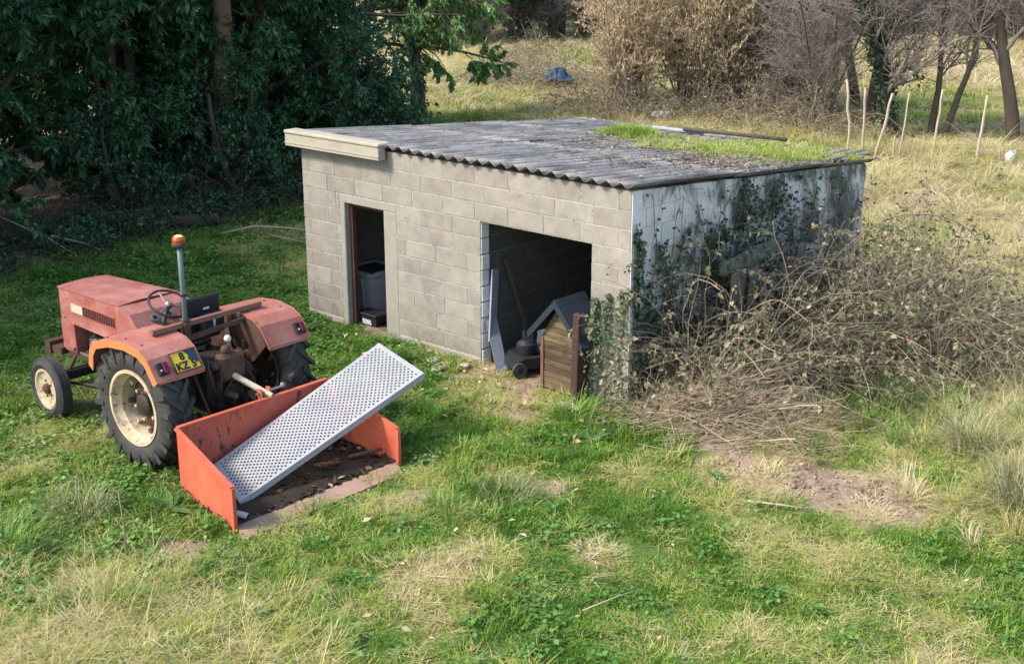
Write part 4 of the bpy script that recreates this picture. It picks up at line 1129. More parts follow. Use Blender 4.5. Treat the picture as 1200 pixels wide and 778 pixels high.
# ------------------------------------------------------------------ vegetation builders (vectorised)
def unit(v): return v / np.maximum(np.linalg.norm(v, axis=-1, keepdims=True), 1e-9)
def tubes(paths, radii, k=4):
    """paths (N, n, 3), radii (N, n) -> verts, quads"""
    N, n, _ = paths.shape
    tg = np.empty_like(paths); tg[:, 1:-1] = paths[:, 2:] - paths[:, :-2]; tg[:, 0] = paths[:, 1] - paths[:, 0]; tg[:, -1] = paths[:, -1] - paths[:, -2]
    tg = unit(tg)
    ref = np.where(np.abs(tg[:, :1, 2:3]) > .85, np.array([1., 0, 0]), np.array([0, 0, 1.]))
    a = unit(np.cross(tg, np.broadcast_to(ref, tg.shape))); b = np.cross(tg, a)
    an = 2 * PI * np.arange(k) / k
    V = paths[:, :, None] + radii[:, :, None, None] * (np.cos(an)[:, None] * a[:, :, None] + np.sin(an)[:, None] * b[:, :, None])
    I = np.arange(N * n * k).reshape(N, n, k)
    J = np.roll(I, -1, 2)
    Q = np.stack([I[:, :-1], J[:, :-1], J[:, 1:], I[:, 1:]], -1).reshape(-1, 4)
    return V.reshape(-1, 3), Q
def leaves(P, D, N, L, W, fold=.25):
    """diamond leaves, folded along the midrib: 4 verts, 2 triangles"""
    D = unit(D); S = unit(np.cross(D, N)); Nn = np.cross(S, D)
    L = L[:, None]; W = W[:, None]
    V = np.stack([P, P + D * L * .45 + S * W * .5 + Nn * W * fold, P + D * L, P + D * L * .45 - S * W * .5 + Nn * W * fold], 1)
    n = len(P); b = np.arange(n) * 4
    Tt = np.concatenate([np.stack([b, b + 1, b + 2], 1), np.stack([b, b + 2, b + 3], 1)])
    return V.reshape(-1, 3), Tt
def rdir(g, n): return unit(g.normal(size=(n, 3)))
def spawn(g, paths, radii, count, L, ang, t0=.25, t1=1.0, up=.0, wig=.12, n=6, rr=.55, tip=.35, droop=0.0):
    """children off every parent path"""
    N, m, _ = paths.shape
    pi = np.repeat(np.arange(N), count); M = len(pi)
    t = g.uniform(t0, t1, M) * (m - 1); i0 = np.minimum(t.astype(int), m - 2); f = (t - i0)[:, None]
    base = paths[pi, i0] * (1 - f) + paths[pi, i0 + 1] * f
    tg = unit(paths[pi, i0 + 1] - paths[pi, i0])
    r0 = (radii[pi, i0] * (1 - f[:, 0]) + radii[pi, i0 + 1] * f[:, 0]) * rr
    side = unit(np.cross(tg, rdir(g, M)))
    a = g.normal(ang, .2, M)[:, None]
    d = unit(tg * np.cos(a) + side * np.sin(a) + np.array([0, 0, up]))
    ln = g.uniform(L[0], L[1], M) * (1.15 - .45 * (t / (m - 1)))
    out = np.empty((M, n, 3)); out[:, 0] = base
    p = base.copy()
    for k in range(1, n):
        d = unit(d + g.normal(size=(M, 3)) * wig + np.array([0, 0, up * .12 - droop * k / n]))
        p = p + d * (ln / (n - 1))[:, None]
        out[:, k] = p
    rad = r0[:, None] * np.linspace(1, tip, n)[None]
    return out, rad
def stem(base, dirs, ln, r, g, n=8, wig=.08, tip=.4, up=.05):
    base = np.atleast_2d(np.asarray(base, float)); d = unit(np.atleast_2d(np.asarray(dirs, float))); M = len(base)
    ln = np.broadcast_to(np.asarray(ln, float), (M,)); r = np.broadcast_to(np.asarray(r, float), (M,))
    out = np.empty((M, n, 3)); out[:, 0] = base; p = base.copy()
    for k in range(1, n):
        d = unit(d + g.normal(size=(M, 3)) * wig + np.array([0, 0, up])); p = p + d * (ln / (n - 1))[:, None]; out[:, k] = p
    return out, r[:, None] * np.linspace(1, tip, n)[None]
def join(parts):
    V = []; Q = []; n = 0
    for v, q in parts: V.append(v); Q.append(q + n); n += len(v)
    return np.concatenate(V), np.concatenate(Q)
def sample(g, paths, M, t0=.15):
    N, m, _ = paths.shape
    pi = g.integers(0, N, M); t = g.uniform(t0, 1, M) * (m - 1); i0 = np.minimum(t.astype(int), m - 2); f = (t - i0)[:, None]
    return paths[pi, i0] * (1 - f) + paths[pi, i0 + 1] * f, unit(paths[pi, i0 + 1] - paths[pi, i0])

M_ever = leafy('evergreen_leaf', [(0, (.02, .065, .026)), (.45, (.05, .13, .05)), (.8, (.10, .20, .07)), (1, (.22, .31, .11))], trans=.25, rough=.38, spec=.5)
M_lightleaf = leafy('light_green_leaf', [(0, (.08, .17, .05)), (.5, (.16, .29, .09)), (1, (.32, .42, .16))], trans=.35, rough=.45)
M_ivy = leafy('ivy_leaf', [(0, (.016, .04, .02)), (.6, (.04, .075, .034)), (.9, (.075, .10, .045)), (1, (.22, .22, .12))], trans=.12, rough=.45, spec=.4)
M_paleivy = leafy('pale_ivy_leaf', [(0, (.03, .06, .03)), (.5, (.075, .12, .055)), (.8, (.15, .19, .10)), (1, (.36, .36, .26))], trans=.15, rough=.5)
M_bram = leafy('bramble_leaf', [(0, (.05, .085, .035)), (.3, (.10, .125, .055)), (.55, (.21, .17, .10)), (1, (.45, .35, .23))], trans=.2, rough=.6)
M_catkin = leafy('golden_catkin', [(0, (.40, .30, .17)), (.5, (.60, .47, .27)), (1, (.74, .62, .42))], trans=.3, rough=.8)
M_twig = worn('grey_twig', (.30, .25, .215), (.21, .175, .15), 6, .95, .8, .3, .004)
M_cane = worn('bramble_cane', (.27, .205, .15), (.17, .13, .095), 9, .85, .9, .3, .004)
M_drycane = worn('dry_cane', (.48, .38, .26), (.34, .26, .18), 9, .9, .9, .3, .004)
M_hazel = worn('hazel_twig', (.32, .25, .17), (.22, .17, .12), 9, .9, .9, .3, .004)

# ---- evergreen trees (laurel and ivy covered), three individuals reused
def evergreen(seed, H=7.0, spread=2.3, nleaf=34000, leaf=(.11, .20), low=.3, trunks=1, wratio=.38):
    g = np.random.default_rng(seed)
    b = np.zeros((trunks, 3)); b[:, :2] = g.uniform(-.35, .35, (trunks, 2)) * (trunks > 1); b[:, 2] = -.1
    d = np.stack([g.uniform(-.12, .12, trunks), g.uniform(-.12, .12, trunks), np.ones(trunks)], 1)
    s, r = stem(b, d, H * g.uniform(.85, 1, trunks), .13 if trunks > 1 else .18, g, 10, .06, .3)
    c1, r1 = spawn(g, s, r, 46 // trunks, (spread * .6, spread * 1.1), 1.2, low / H + .03, .98, .15, .1, 7, .35, .3, .12)
    c2, r2 = spawn(g, c1, r1, 7, (.5, 1.0), .8, .25, 1, .1, .15, 5, .5, .4, .1)
    c3, r3 = spawn(g, c2, r2, 3, (.25, .5), .7, .3, 1, .0, .15, 4, .6, .5, .2)
    tv, tq = join([tubes(s, r, 10)]); 
    bv, bq = join([tubes(c1, r1, 5), tubes(c2, r2, 3)])
    P, D = sample(g, c3, int(nleaf * .75)); P2, D2 = sample(g, c2, int(nleaf * .25))
    P = np.concatenate([P, P2]); D = np.concatenate([D, D2])
    n = len(P)
    D = unit(D * .5 + rdir(g, n) * .8 + np.array([0, 0, -.35]))
    Nn = unit(rdir(g, n) * .6 + np.array([0, 0, 1]))
    L = g.uniform(leaf[0], leaf[1], n); V, Tt = leaves(P, D, Nn, L, L * wratio)
    clump = vnoise(P[:, 0] * 1.0 + P[:, 2], P[:, 1] + P[:, 2] * .7, 1.1, seed)
    bt = np.clip(g.beta(2, 3.2, n) * .8 + clump * .3 - .05, 0, 1)
    return (npmesh('trunk', tv, tq, None, M_bark, smooth=True), npmesh('branches', bv, bq, None, M_bark), npmesh('crown', V, None, Tt, M_ever, bt=np.repeat(bt, 4)))
EV = [evergreen(1), evergreen(2, 7.5, 2.0, 42000, (.07, .13), .2, 3, .5), evergreen(3, 6.5, 2.6, 30000, (.13, .25), .5, 2, .32)]
EV.append(evergreen(9, 3.4, 1.5, 15000, (.07, .14), .1, 4, .5))
def put_tree(name, kit, loc, label, cat='tree', rot=None, s=(1, 1, 1), group=None, crown=None):
    x, y = loc
    o = thing(name, label, cat, (x, y, float(gz(x, y)) - .05), R.uniform(0, 6.28) if rot is None else rot, group)
    o.scale = s
    for nm, me in zip(('trunk', 'branches', 'crown'), kit):
        if me is None: continue
        p = place(nm, me, o)
    return o
GE = 'dark evergreen trees along the left edge of the meadow'
spots = [(-12.6, -.6, 0, 1.0, 'broad glossy laurel tree at the left edge with a thick dark trunk at its foot'),
         (-12.9, 2.3, 2, 1.05, 'large-leaved laurel tree straight behind the tractor bonnet'),
         (-12.7, 5.0, 0, 1.0, 'dense laurel behind the amber beacon, left of the shed fascia'),
         (-13.8, 7.0, 1, .9, 'small-leaved multi-stemmed evergreen just left of the shed roof corner'),
         (-17.6, 8.6, 1, .75, 'ivy-green tree rising above the left end of the shed roof'),
         (-14.2, -3.4, 2, 1.0, 'evergreen tree beyond the left edge of the lawn'),
         (-15.6, .8, 1, 1.1, 'evergreen tree in the second row behind the leftmost laurel'),
         (-16.2, 4.2, 0, 1.15, 'evergreen tree in the second row behind the large-leaved laurel'),
         (-17.4, 7.4, 2, 1.1, 'evergreen tree in the second row behind the small-leaved one'),
         (-20.0, 3.0, 1, 1.2, 'tall evergreen deep in the wood, third row'),
         (-19.5, -2.0, 0, 1.2, 'tall evergreen deep in the wood at the far left'),
         (-12.9, -6.4, 0, 1.15, 'laurel tree outside the lawn, left of the tractor'),
         (-11.3, -4.2, 1, 1.25, 'tall small-leaved evergreen beside the lawn, out to the left of the tractor bonnet'), (-10.8, -7.8, 0, 1.3, 'tall laurel nearest the lawn on the left boundary'), (-9.6, -11.0, 1, 1.2, 'tall small-leaved evergreen at the near end of the left boundary'),
         (-14.6, -9.8, 1, 1.15, 'small-leaved evergreen farther along the left boundary')]
for x, y, k, s_, lab in spots: put_tree('evergreen_tree', EV[k], (x, y), lab, s=(s_, s_, s_), group=GE)
GS = 'low evergreen shrubs under the dark trees'
for x, y, s_, lab in ((-11.6, 1.2, .62, 'low dark shrub under the laurel behind the tractor bonnet'), (-11.45, 3.45, .74, 'low dark shrub behind the amber beacon'),
                      (-12.0, 6.6, .85, 'bushy dark shrub left of the shed wall'), (-12.6, -2.0, .7, 'low dark shrub at the left edge of the picture'), (-12.6, 7.9, .6, 'dark shrub directly behind the fascia board'), (-13.8, 3.4, 1.0, 'dark shrub deep behind the slim trunk'), (-14.0, 6.2, 1.0, 'dark shrub deep behind the beacon')):
    put_tree('evergreen_shrub', EV[3], (x, y), lab, 'shrub', s=(s_, s_, s_), group=GS)
# tall bare-stemmed trees among them
def pole_tree(seed, H, r, lean, mat=None):
    g = np.random.default_rng(seed)
    s, rr = stem([[0, 0, -.1]], [[lean[0], lean[1], 1]], H, r, g, 12, .035, .45)
    c1, r1 = spawn(g, s, rr, 9, (1.2, 2.4), 1.0, .45, 1, .25, .12, 7, .4, .3)
    c2, r2 = spawn(g, c1, r1, 7, (.5, 1.1), .8, .2, 1, .2, .15, 5, .5, .4)
    tv, tq = tubes(s, rr, 12); bv, bq = join([tubes(c1, r1, 6), tubes(c2, r2, 3)])
    P, D = sample(g, c2, 5000); n = len(P); D = unit(D * .4 + rdir(g, n)); L = g.uniform(.08, .14, n)
    V, Tt = leaves(P, D, unit(rdir(g, n) * .6 + np.array([0, 0, 1])), L, L * .4)
    return (npmesh('trunk', tv, tq, None, mat or M_bark, smooth=True), npmesh('branches', bv, bq, None, mat or M_bark), npmesh('crown', V, None, Tt, M_ever, bt=np.repeat(g.beta(2, 3, n), 4)))
put_tree('tall_tree', pole_tree(21, 9, .20, (.03, .0), M_tanbark), (-12.0, 3.62), 'tall tree with a bare tan trunk above the amber beacon', rot=0)
put_tree('tall_tree', pole_tree(22, 8, .20, (0, .03)), (-11.7, -1.0), 'dark thick trunk at the extreme left edge of the picture', rot=0)
put_tree('tall_tree', pole_tree(23, 7, .075, (-.05, -.08)), (-13.0, 2.1), 'slim grey leaning trunk behind the tractor bonnet', rot=0)

# thin ivy covered stems and a leafy branch over the meadow, right of the dark trees
def ivy_stem(seed, H, r, nl):
    g = np.random.default_rng(seed)
    s, rr = stem([[0, 0, -.1], [.25, .1, -.1]], [[.05, 0, 1], [-.06, .05, 1]], H, r, g, 10, .06, .6)
    c1, r1 = spawn(g, s, rr, 14, (.5, 1.5), 1.2, .3, 1, .1, .15, 6, .4, .3)
    tv, tq = tubes(s, rr, 8); bv, bq = tubes(c1, r1, 3)
    P, D = sample(g, s, nl // 2, 0.05); P2, D2 = sample(g, c1, nl // 2); P = np.concatenate([P, P2]); n = len(P)
    P = P + rdir(g, n) * g.uniform(.02, .16, n)[:, None]; L = g.uniform(.06, .12, n)
    V, Tt = leaves(P, unit(rdir(g, n) + np.array([0, 0, -.5])), unit(rdir(g, n)), L, L * .8)
    return (npmesh('trunk', tv, tq, None, M_bark, smooth=True), npmesh('branches', bv, bq, None, M_bark), npmesh('crown', V, None, Tt, M_ivy, bt=np.repeat(g.beta(2, 2.5, n), 4)))
put_tree('ivy_tree', ivy_stem(31, 6, .10, 4000), (-16.3, 12.7), 'ivy-wrapped trunk standing right of the dark trees above the roof', rot=.3)
put_tree('ivy_tree', ivy_stem(32, 6, .06, 1600), (-17.2, 12.0), 'thin ivy stem left of the ivy-wrapped trunk', rot=2.)
put_tree('ivy_tree', ivy_stem(33, 5, .06, 1500), (-17.5, 10.9), 'thin bare stem nearest the dark trees above the roof', rot=4.)
def over_tree(seed):
    g = np.random.default_rng(seed)
    s, r = stem([[0, 0, -.1]], [[.0, .1, 1]], 6.5, .16, g, 10, .05, .4)
    b = np.array([s[0, 3], s[0, 4], s[0, 4], s[0, 5], s[0, 5]])
    c0, r0 = stem(b, [[1, .9, .12], [1, .5, .1], [.8, 1.2, .1], [.4, 1, .0], [1, .8, .05]], [4.2, 3.2, 4.0, 3, 4.4], .06, g, 9, .1, .35, -.02)
    c1, r1 = spawn(g, c0, r0, 12, (.6, 1.3), .8, .2, 1, .05, .15, 6, .5, .4, .25)
    c2, r2 = spawn(g, c1, r1, 5, (.3, .6), .7, .2, 1, 0, .15, 4, .5, .5, .3)
    tv, tq = tubes(s, r, 10); bv, bq = join([tubes(c0, r0, 6), tubes(c1, r1, 4), tubes(c2, r2, 3)])
    P, D = sample(g, c2, 16000); n = len(P); L = g.uniform(.11, .20, n)
    V, Tt = leaves(P, unit(D * .5 + rdir(g, n) * .7 + np.array([0, 0, -.7])), unit(rdir(g, n) * .7 + np.array([0, 0, 1])), L, L * .36)
    return (npmesh('trunk', tv, tq, None, M_bark, smooth=True), npmesh('branches', bv, bq, None, M_bark), npmesh('crown', V, None, Tt, M_lightleaf, bt=np.repeat(g.beta(2, 2.4, n), 4)))
put_tree('leafy_tree', over_tree(41), (-17.6, 11.6), 'tree with fresh green leafy branches reaching right over the meadow', rot=0)

# ---- hazel bushes with golden catkins
def hazel(seed, H=4.2, nst=16, ncat=15000, fan=.5, gold=1.0):
    g = np.random.default_rng(seed)
    b = np.zeros((nst, 3)); b[:, :2] = g.normal(0, .28, (nst, 2)); b[:, 2] = -.1
    a = g.uniform(0, 2 * PI, nst); f = g.uniform(.08, fan, nst)
    s, r = stem(b, np.stack([np.cos(a) * f, np.sin(a) * f, np.ones(nst)], 1), g.uniform(H * .7, H, nst), g.uniform(.025, .055, nst), g, 10, .07, .3)
    c1, r1 = spawn(g, s, r, 14, (.6, 1.5), .65, .12, 1, .25, .12, 6, .5, .35)
    c2, r2 = spawn(g, c1, r1, 6, (.3, .7), .7, .2, 1, .1, .16, 5, .55, .4, .1)
    r2 = np.maximum(r2, .0035)
    tv, tq = tubes(s, r, 6); bv, bq = join([tubes(c1, r1, 4), tubes(c2, r2, 3)])
    P, D = sample(g, c2, ncat); n = len(P)
    L = g.uniform(.04, .09, n)
    V, Tt = leaves(P, unit(rdir(g, n) * .35 + np.array([0, 0, -1])), rdir(g, n), L, L * .3)
    return (npmesh('trunk', tv, tq, None, M_hazel, smooth=True), npmesh('branches', bv, bq, None, M_hazel), npmesh('crown', V, None, Tt, M_catkin, bt=np.repeat(g.beta(2, 2, n), 4)))
HZ = [hazel(51, ncat=30000), hazel(52, 3.8, 20, 22000)]
for x, y, k, s_, lab in ((-13.1, 17.6, 0, 1.0, 'golden hazel bush hung with catkins, nearest the dark trees'), (-12.4, 19.2, 0, 1.05, 'golden hazel bush with catkins behind the pinkish boulder'), (-12.0, 20.6, 0, 1.1, 'golden hazel at the back of the clump, behind the boulder'), (-10.4, 21.4, 0, 1.0, 'pale golden hazel behind the slender pale trunk'),
                         (-14.6, 19.6, 1, 1.0, 'thin golden hazel at the back left of the hazel clump'), (-11.2, 19.2, 1, 1.05, 'sparser golden hazel beside the bare grey bushes')):
    put_tree('hazel_bush', HZ[k], (x, y), lab, 'bush', s=(s_, s_, s_), group='hazel bushes behind the shed')

# ---- bare winter trees
def bare_tree(seed, H, r, nst=1, fan=.1, spread=(1.3, 2.4), n1=16, n2=9, n3=5, ivy=0, low=.25):
    g = np.random.default_rng(seed)
    b = np.zeros((nst, 3)); b[:, :2] = g.normal(0, .2, (nst, 2)) * (nst > 1); b[:, 2] = -.1
    a = g.uniform(0, 2 * PI, nst); f = g.uniform(.02, fan, nst)
    s, r_ = stem(b, np.stack([np.cos(a) * f, np.sin(a) * f, np.ones(nst)], 1), g.uniform(H * .75, H, nst), r, g, 10, .055, .35)
    c1, r1 = spawn(g, s, r_, n1, spread, .95, low, 1, .2, .16, 8, .5, .3)
    c2, r2 = spawn(g, c1, r1, n2, (.5, 1.2), .75, .15, 1, .15, .2, 6, .5, .4)
    c3, r3 = spawn(g, c2, r2, n3, (.25, .6), .7, .15, 1, .1, .2, 4, .55, .5)
    r2 = np.maximum(r2, .005); r3 = np.maximum(r3, .0035)
    tv, tq = tubes(s, r_, 10); bv, bq = join([tubes(c1, r1, 5), tubes(c2, r2, 3), tubes(c3, r3, 3)])
    cr = None
    if ivy:
        P, D = sample(g, s, ivy, 0.02); P2, D2 = sample(g, c1, ivy // 4, 0.0); P = np.concatenate([P, P2]); n = len(P)
        P = P + rdir(g, n) * g.uniform(.05, .28, n)[:, None]; L = g.uniform(.07, .12, n)
        V, Tt = leaves(P, unit(rdir(g, n) + np.array([0, 0, -.5])), rdir(g, n), L, L * .8)
        cr = npmesh('ivy', V, None, Tt, M_ivy, bt=np.repeat(g.beta(2, 3, n), 4))
    return (npmesh('trunk', tv, tq, None, M_bark, smooth=True), npmesh('branches', bv, bq, None, M_twig), cr)
BT_ = [bare_tree(61, 5.0, .15, 1, n1=20, n2=11, n3=6), bare_tree(62, 3.6, .05, 9, .45, (.6, 1.4), 12, 7, 4, low=.1), bare_tree(63, 5.2, .14, 1, .12, ivy=2600, n1=20, n2=11, n3=6), bare_tree(64, 4.6, .09, 2, .25, n1=18, n2=10, n3=6)]
GB = 'bare winter trees behind the shed'
for x, y, k, s_, lab in ((-9.6, 19.8, 0, .8, 'bare tree with a pale slender trunk behind the grassy roof'), (-8.3, 19.0, 1, 1.0, 'many-stemmed bare grey thicket right of the pale trunk'),
                         (-10.3, 20.4, 1, 1.1, 'many-stemmed bare grey bush left of the pale trunk'), (-7.0, 19.6, 3, 1.0, 'forked bare tree just left of the ivy-clad trunk'),
                         (-6.0, 18.6, 2, 1.0, 'leaning bare tree clad in ivy behind the stakes'), (-5.2, 19.6, 3, 1.05, 'bare twin-stemmed tree behind the straight stakes'),
                         (-3.75, 20.2, 0, 1.15, 'bare tree with a thick dark trunk near the right edge of the picture'), (-2.0, 21.5, 3, 1.0, 'bare tree beyond the right edge of the picture'),
                         (-9.0, 22.5, 0, 1.0, 'bare tree in the second row behind the grey thicket')):
    put_tree('bare_tree', BT_[k], (x, y), lab, s=(s_, s_, s_), group=GB)
# ---- the far edge of the meadow
for x, y, k, s_, lab in ((-31.5, 31.5, 0, 1.25, 'far dark tree behind the meadow above the left of the scrap heap'), (-30.2, 35.0, 1, 1.35, 'tall dark far tree in the middle of the meadow edge'), (-33, 28, 2, 1.2, 'far dark tree partly behind the leafy branch'), (-29.5, 38.6, 0, 1.2, 'far dark tree left of the golden hazels'), (-34, 34, 1, 1.4, 'far dark tree in the back row')):
    put_tree('evergreen_tree', EV[k], (x, y), lab, s=(s_, s_, s_), group='dark trees at the far edge of the meadow')
k_ = 0
for x, y in ((-30.5, 30), (-31, 33), (-29.5, 34.2), (-28.8, 36.4), (-28.2, 38.4), (-26.5, 40), (-30, 37)):
    put_tree('bare_bush', BT_[1], (x, y), 'brown bare bush at the far meadow edge, ' + ('leftmost of its row', 'second from the left', 'just left of the middle', 'in the middle of its row', 'just right of the middle', 'rightmost, behind the golden hazels', 'set back behind the row')[k_],  'bush', s=(1.2, 1.2, .95), group='brown bushes at the far meadow edge'); k_ += 1
HEDGE = ['first from the left', 'second from the left', 'third from the left', 'fourth from the left', 'fifth from the left', 'sixth from the left', 'seventh from the left', 'left of its middle', 'right of its middle', 'seventh from the right', 'sixth from the right', 'fifth from the right', 'fourth from the right', 'third from the right', 'second from the right', 'first from the right']
for i in range(16):
    x = -24 + i * 1.75 + R.uniform(-.4, .4); y = 46 + (x + 24) * .18 + R.uniform(-1, 1)
    put_tree('hedge_bush', BT_[1], (x, y), ('grey leafless bush in the far hedge, ' + HEDGE[i]), 'bush', s=(1.5, 1.5, 1.1), group='leafless hedge beyond the brown field')

# ---- brambles
def brambles(seed, cx, cy, rx, ry, h, ncane, nleaf, toward=None, clen=(.9, 2.0)):
    g = np.random.default_rng(seed)
    th = g.uniform(0, 2 * PI, ncane); q = np.sqrt(g.uniform(0, 1, ncane))
    b = np.stack([rx * q * np.cos(th), ry * q * np.sin(th), np.zeros(ncane)], 1)
    a = g.uniform(0, 2 * PI, ncane); f = g.uniform(.2, 1.1, ncane)
    d = np.stack([np.cos(a) * f, np.sin(a) * f, np.ones(ncane)], 1)
    n = 11; out = np.empty((ncane, n, 3)); out[:, 0] = b; p = b.copy(); d = unit(d)
    ln = g.uniform(clen[0], clen[1], ncane) * (1.2 - .5 * q)
    hh = h * (1.05 - .75 * q ** 2)
    for k in range(1, n):
        over = np.maximum(0, p[:, 2] / hh - .6)
        d = unit(d + g.normal(size=(ncane, 3)) * .14 + np.stack([0 * over, 0 * over, -.22 - .9 * over], 1) * .55)
        p = p + d * (ln / (n - 1) * 1.25)[:, None]
        p[:, 2] = np.maximum(p[:, 2], .02)
        if cx - .9 < .6: p[:, 0] = np.maximum(p[:, 0], .03 - cx)          # stay outside the shed wall
        out[:, k] = p
    r = g.uniform(.003, .0065, ncane)[:, None] * np.linspace(1, .5, n)[None]
    c1, r1 = spawn(g, out, r, 6, (.15, .5), .9, .2, 1, .0, .25, 5, .45, .5, .3)
    if cx - .9 < .6: c1[..., 0] = np.maximum(c1[..., 0], .03 - cx)
    kk = int(ncane * .62)
    v1, q1 = join([tubes(out[:kk], r[:kk], 4), tubes(c1[:kk * 6], np.maximum(r1[:kk * 6], .0017), 3)])
    v2, q2 = join([tubes(out[kk:], r[kk:], 4), tubes(c1[kk * 6:], np.maximum(r1[kk * 6:], .0017), 3)])
    P, D = sample(g, np.concatenate([c1]), nleaf); m = len(P); L = g.uniform(.035, .085, m)
    V, Tt = leaves(P, unit(rdir(g, m) + np.array([0, 0, -.3])), unit(rdir(g, m) + np.array([0, 0, .8])), L, L * .62)
    return [('live_canes', npmesh('live_canes', v1, q1, None, M_cane)), ('dead_canes', npmesh('dead_canes', v2, q2, None, M_drycane)), ('leaves', npmesh('bramble_leaves', V, None, Tt, M_bram, bt=np.repeat(g.beta(1.6, 2.2, m), 4)))]
def put_bramble(kit, x, y, label, rot=0, s=(1, 1, 1), group=None, z=None):
    o = thing('bramble_bush', label, 'bramble', (x, y, float(gz(x, y)) if z is None else z), rot, group); o.scale = s
    for nm, me in kit: place(nm, me, o)
    return o
GBR = 'bramble bushes against the right wall of the shed'
put_bramble(brambles(71, .55, 1.0, .5, .9, 1.6, 230, 6500), .55, 1.0, 'bramble bush nearest the front corner, climbing the whitewashed wall', group=GBR)
put_bramble(brambles(72, .8, 2.4, .75, 1.0, 2.15, 360, 9500), .8, 2.4, 'tallest bramble bush in the middle of the right wall', group=GBR)
put_bramble(brambles(73, 1.15, 3.9, 1.0, 1.1, 2.0, 360, 6500, clen=(1.2, 2.6)), 1.15, 3.9, 'brown bramble bush at the far end of the right wall', group=GBR)
put_bramble(brambles(74, 1.9, 2.9, .55, .9, .75, 120, 2200), 1.9, 2.9, 'lower bramble bush in front, out on the grass', group=GBR)
put_bramble(brambles(75, 2.1, 4.7, .8, .9, .9, 70, 700), 2.0, 4.7, 'thin bramble bush with long arching canes at the right', group=GBR)
kb = brambles(76, 9, 0, 1.0, 1.0, .6, 130, 1600)
dkm = kb[0][1].copy(); dkm.materials.clear(); dkm.materials.append(M_bark)  # darker stems and leaves here carry the shade under the trees in their colour
kb2 = [('dead_stems', dkm), ('leaves', npmesh('dark_leaves', *(lambda V, T_: (V, None, T_))(*(lambda n, g: leaves(sample(g, np.random.default_rng(3).uniform(-1, 1, (90, 2, 3)) * np.array([1, 1, .28]) + np.array([0, 0, .25]), n)[0], unit(rdir(g, n)), unit(rdir(g, n)), g.uniform(.05, .10, n), g.uniform(.03, .06, n)))(4200, np.random.default_rng(4))), M_ever, bt=np.repeat(np.random.default_rng(5).beta(1.5, 3, 4200), 4)))]
for i, (x, y) in enumerate(((-10.6, -2.2), (-10.9, -.4), (-11.0, 1.0), (-11.2, 2.6), (-10.9, 4.4), (-11.2, 6.0), (-11.9, 8.0))):
    put_bramble(kb2, x, y, ('low dead bramble tangle below the trees, ' + ('at the left picture edge', 'behind the front wheel', 'beside the fallen log', 'behind the bonnet', 'behind the beacon', 'between beacon and shed', 'closest to the shed wall')[i]), i * 1.1, (1, 1, .9), 'dead bramble tangles under the trees')
for i, (x, y) in enumerate(((-19.6, 20.2), (-18.7, 21.4), (-17.2, 21.6), (-20.8, 21.6), (-23, 25), (-25.5, 28.5))):
    put_bramble(kb, x, y, ('low brown bramble heap far in the meadow, ' + ('left of the blue tarpaulin', 'behind the blue tarpaulin', 'right of the blue tarpaulin', 'farther back on the left', 'small one half way to the far trees', 'last one before the far trees')[i]), i * 1.3, (1.3, 1.3, .8), 'bramble heaps in the far meadow')
for i, (x, y) in enumerate(((-12.6, 16.6), (-11.2, 18.2), (-9.4, 18.4), (-7.6, 18.0), (-14.2, 17.8))):
    put_bramble(kb, x, y, ('tangle of brambles under ' + ('the first golden hazel', 'the sparser hazel', 'the pale slender trunk', 'the forked bare tree', 'the thin back hazel')[i]), i * 1.7, (1.1, 1.1, 1.1), 'bramble tangles under the bushes')
# long arching canes, each one to be seen on its own
def arch(pts, r, label, nl=26, seed=0):
    g = np.random.default_rng(seed)
    P = np.array(pts, float); tt = np.linspace(0, len(P) - 1, 18)
    # Catmull-Rom through the points
    def cr(t_):
        i = int(min(t_, len(P) - 2)); f = t_ - i
        p0, p1, p2, p3 = P[max(i - 1, 0)], P[i], P[i + 1], P[min(i + 2, len(P) - 1)]
        return .5 * (2 * p1 + (p2 - p0) * f + (2 * p0 - 5 * p1 + 4 * p2 - p3) * f * f + (3 * p1 - p0 - 3 * p2 + p3) * f ** 3)
    path = np.array([cr(t_) for t_ in tt]); base = path[0].copy(); path -= base
    o = thing('arching_cane', label, 'bramble cane', tuple(base), 0, 'long arching bramble canes')
    v, q = tubes(path[None], (r * np.linspace(1, .55, 18))[None], 6)
    place('cane', npmesh('cane', v, q, None, M_cane, smooth=True), o)
    pp, dd = sample(g, path[None], nl, .1); L = g.uniform(.04, .075, nl)
    V, Tt = leaves(pp, unit(rdir(g, nl) + np.array([0, 0, -.5])), rdir(g, nl), L, L * .65)
    place('leaves', npmesh('cane_leaves', V, None, Tt, M_bram, bt=np.repeat(g.beta(2, 2, nl), 4)), o)
arch([(.5, 2.9, .9), (1.0, 3.4, 1.55), (1.5, 3.9, 1.62), (1.85, 4.3, 1.3), (2.0, 4.5, .62), (2.0, 4.4, .28)], .008, 'long arching cane sweeping over to the right at the edge of the brambles', 26, 1)
arch([(.9, 2.2, .7), (1.4, 2.7, 1.12), (1.8, 3.2, .95), (2.1, 3.7, .55), (2.25, 4.0, .2)], .007, 'lower arching cane crossing below the longest one', 22, 2)
arch([(.8, 1.2, .3), (.95, 1.6, 1.1), (1.0, 2.0, 1.3), (1.3, 2.5, 1.1), (1.5, 2.9, .7)], .007, 'arching cane in front of the concrete post', 18, 3)
arch([(.25, .35, .1), (.10, .45, .9), (.06, .75, 1.5), (.05, 1.0, 1.75), (.06, 1.3, 1.78)], .007, 'dark cane climbing the whitewashed wall near the front corner', 20, 4)
arch([(.2, .75, .1), (.08, .85, 1.0), (.05, .82, 1.75), (.05, .83, 2.1)], .006, 'thin straight stem rising to the roof edge on the whitewashed wall', 6, 5)
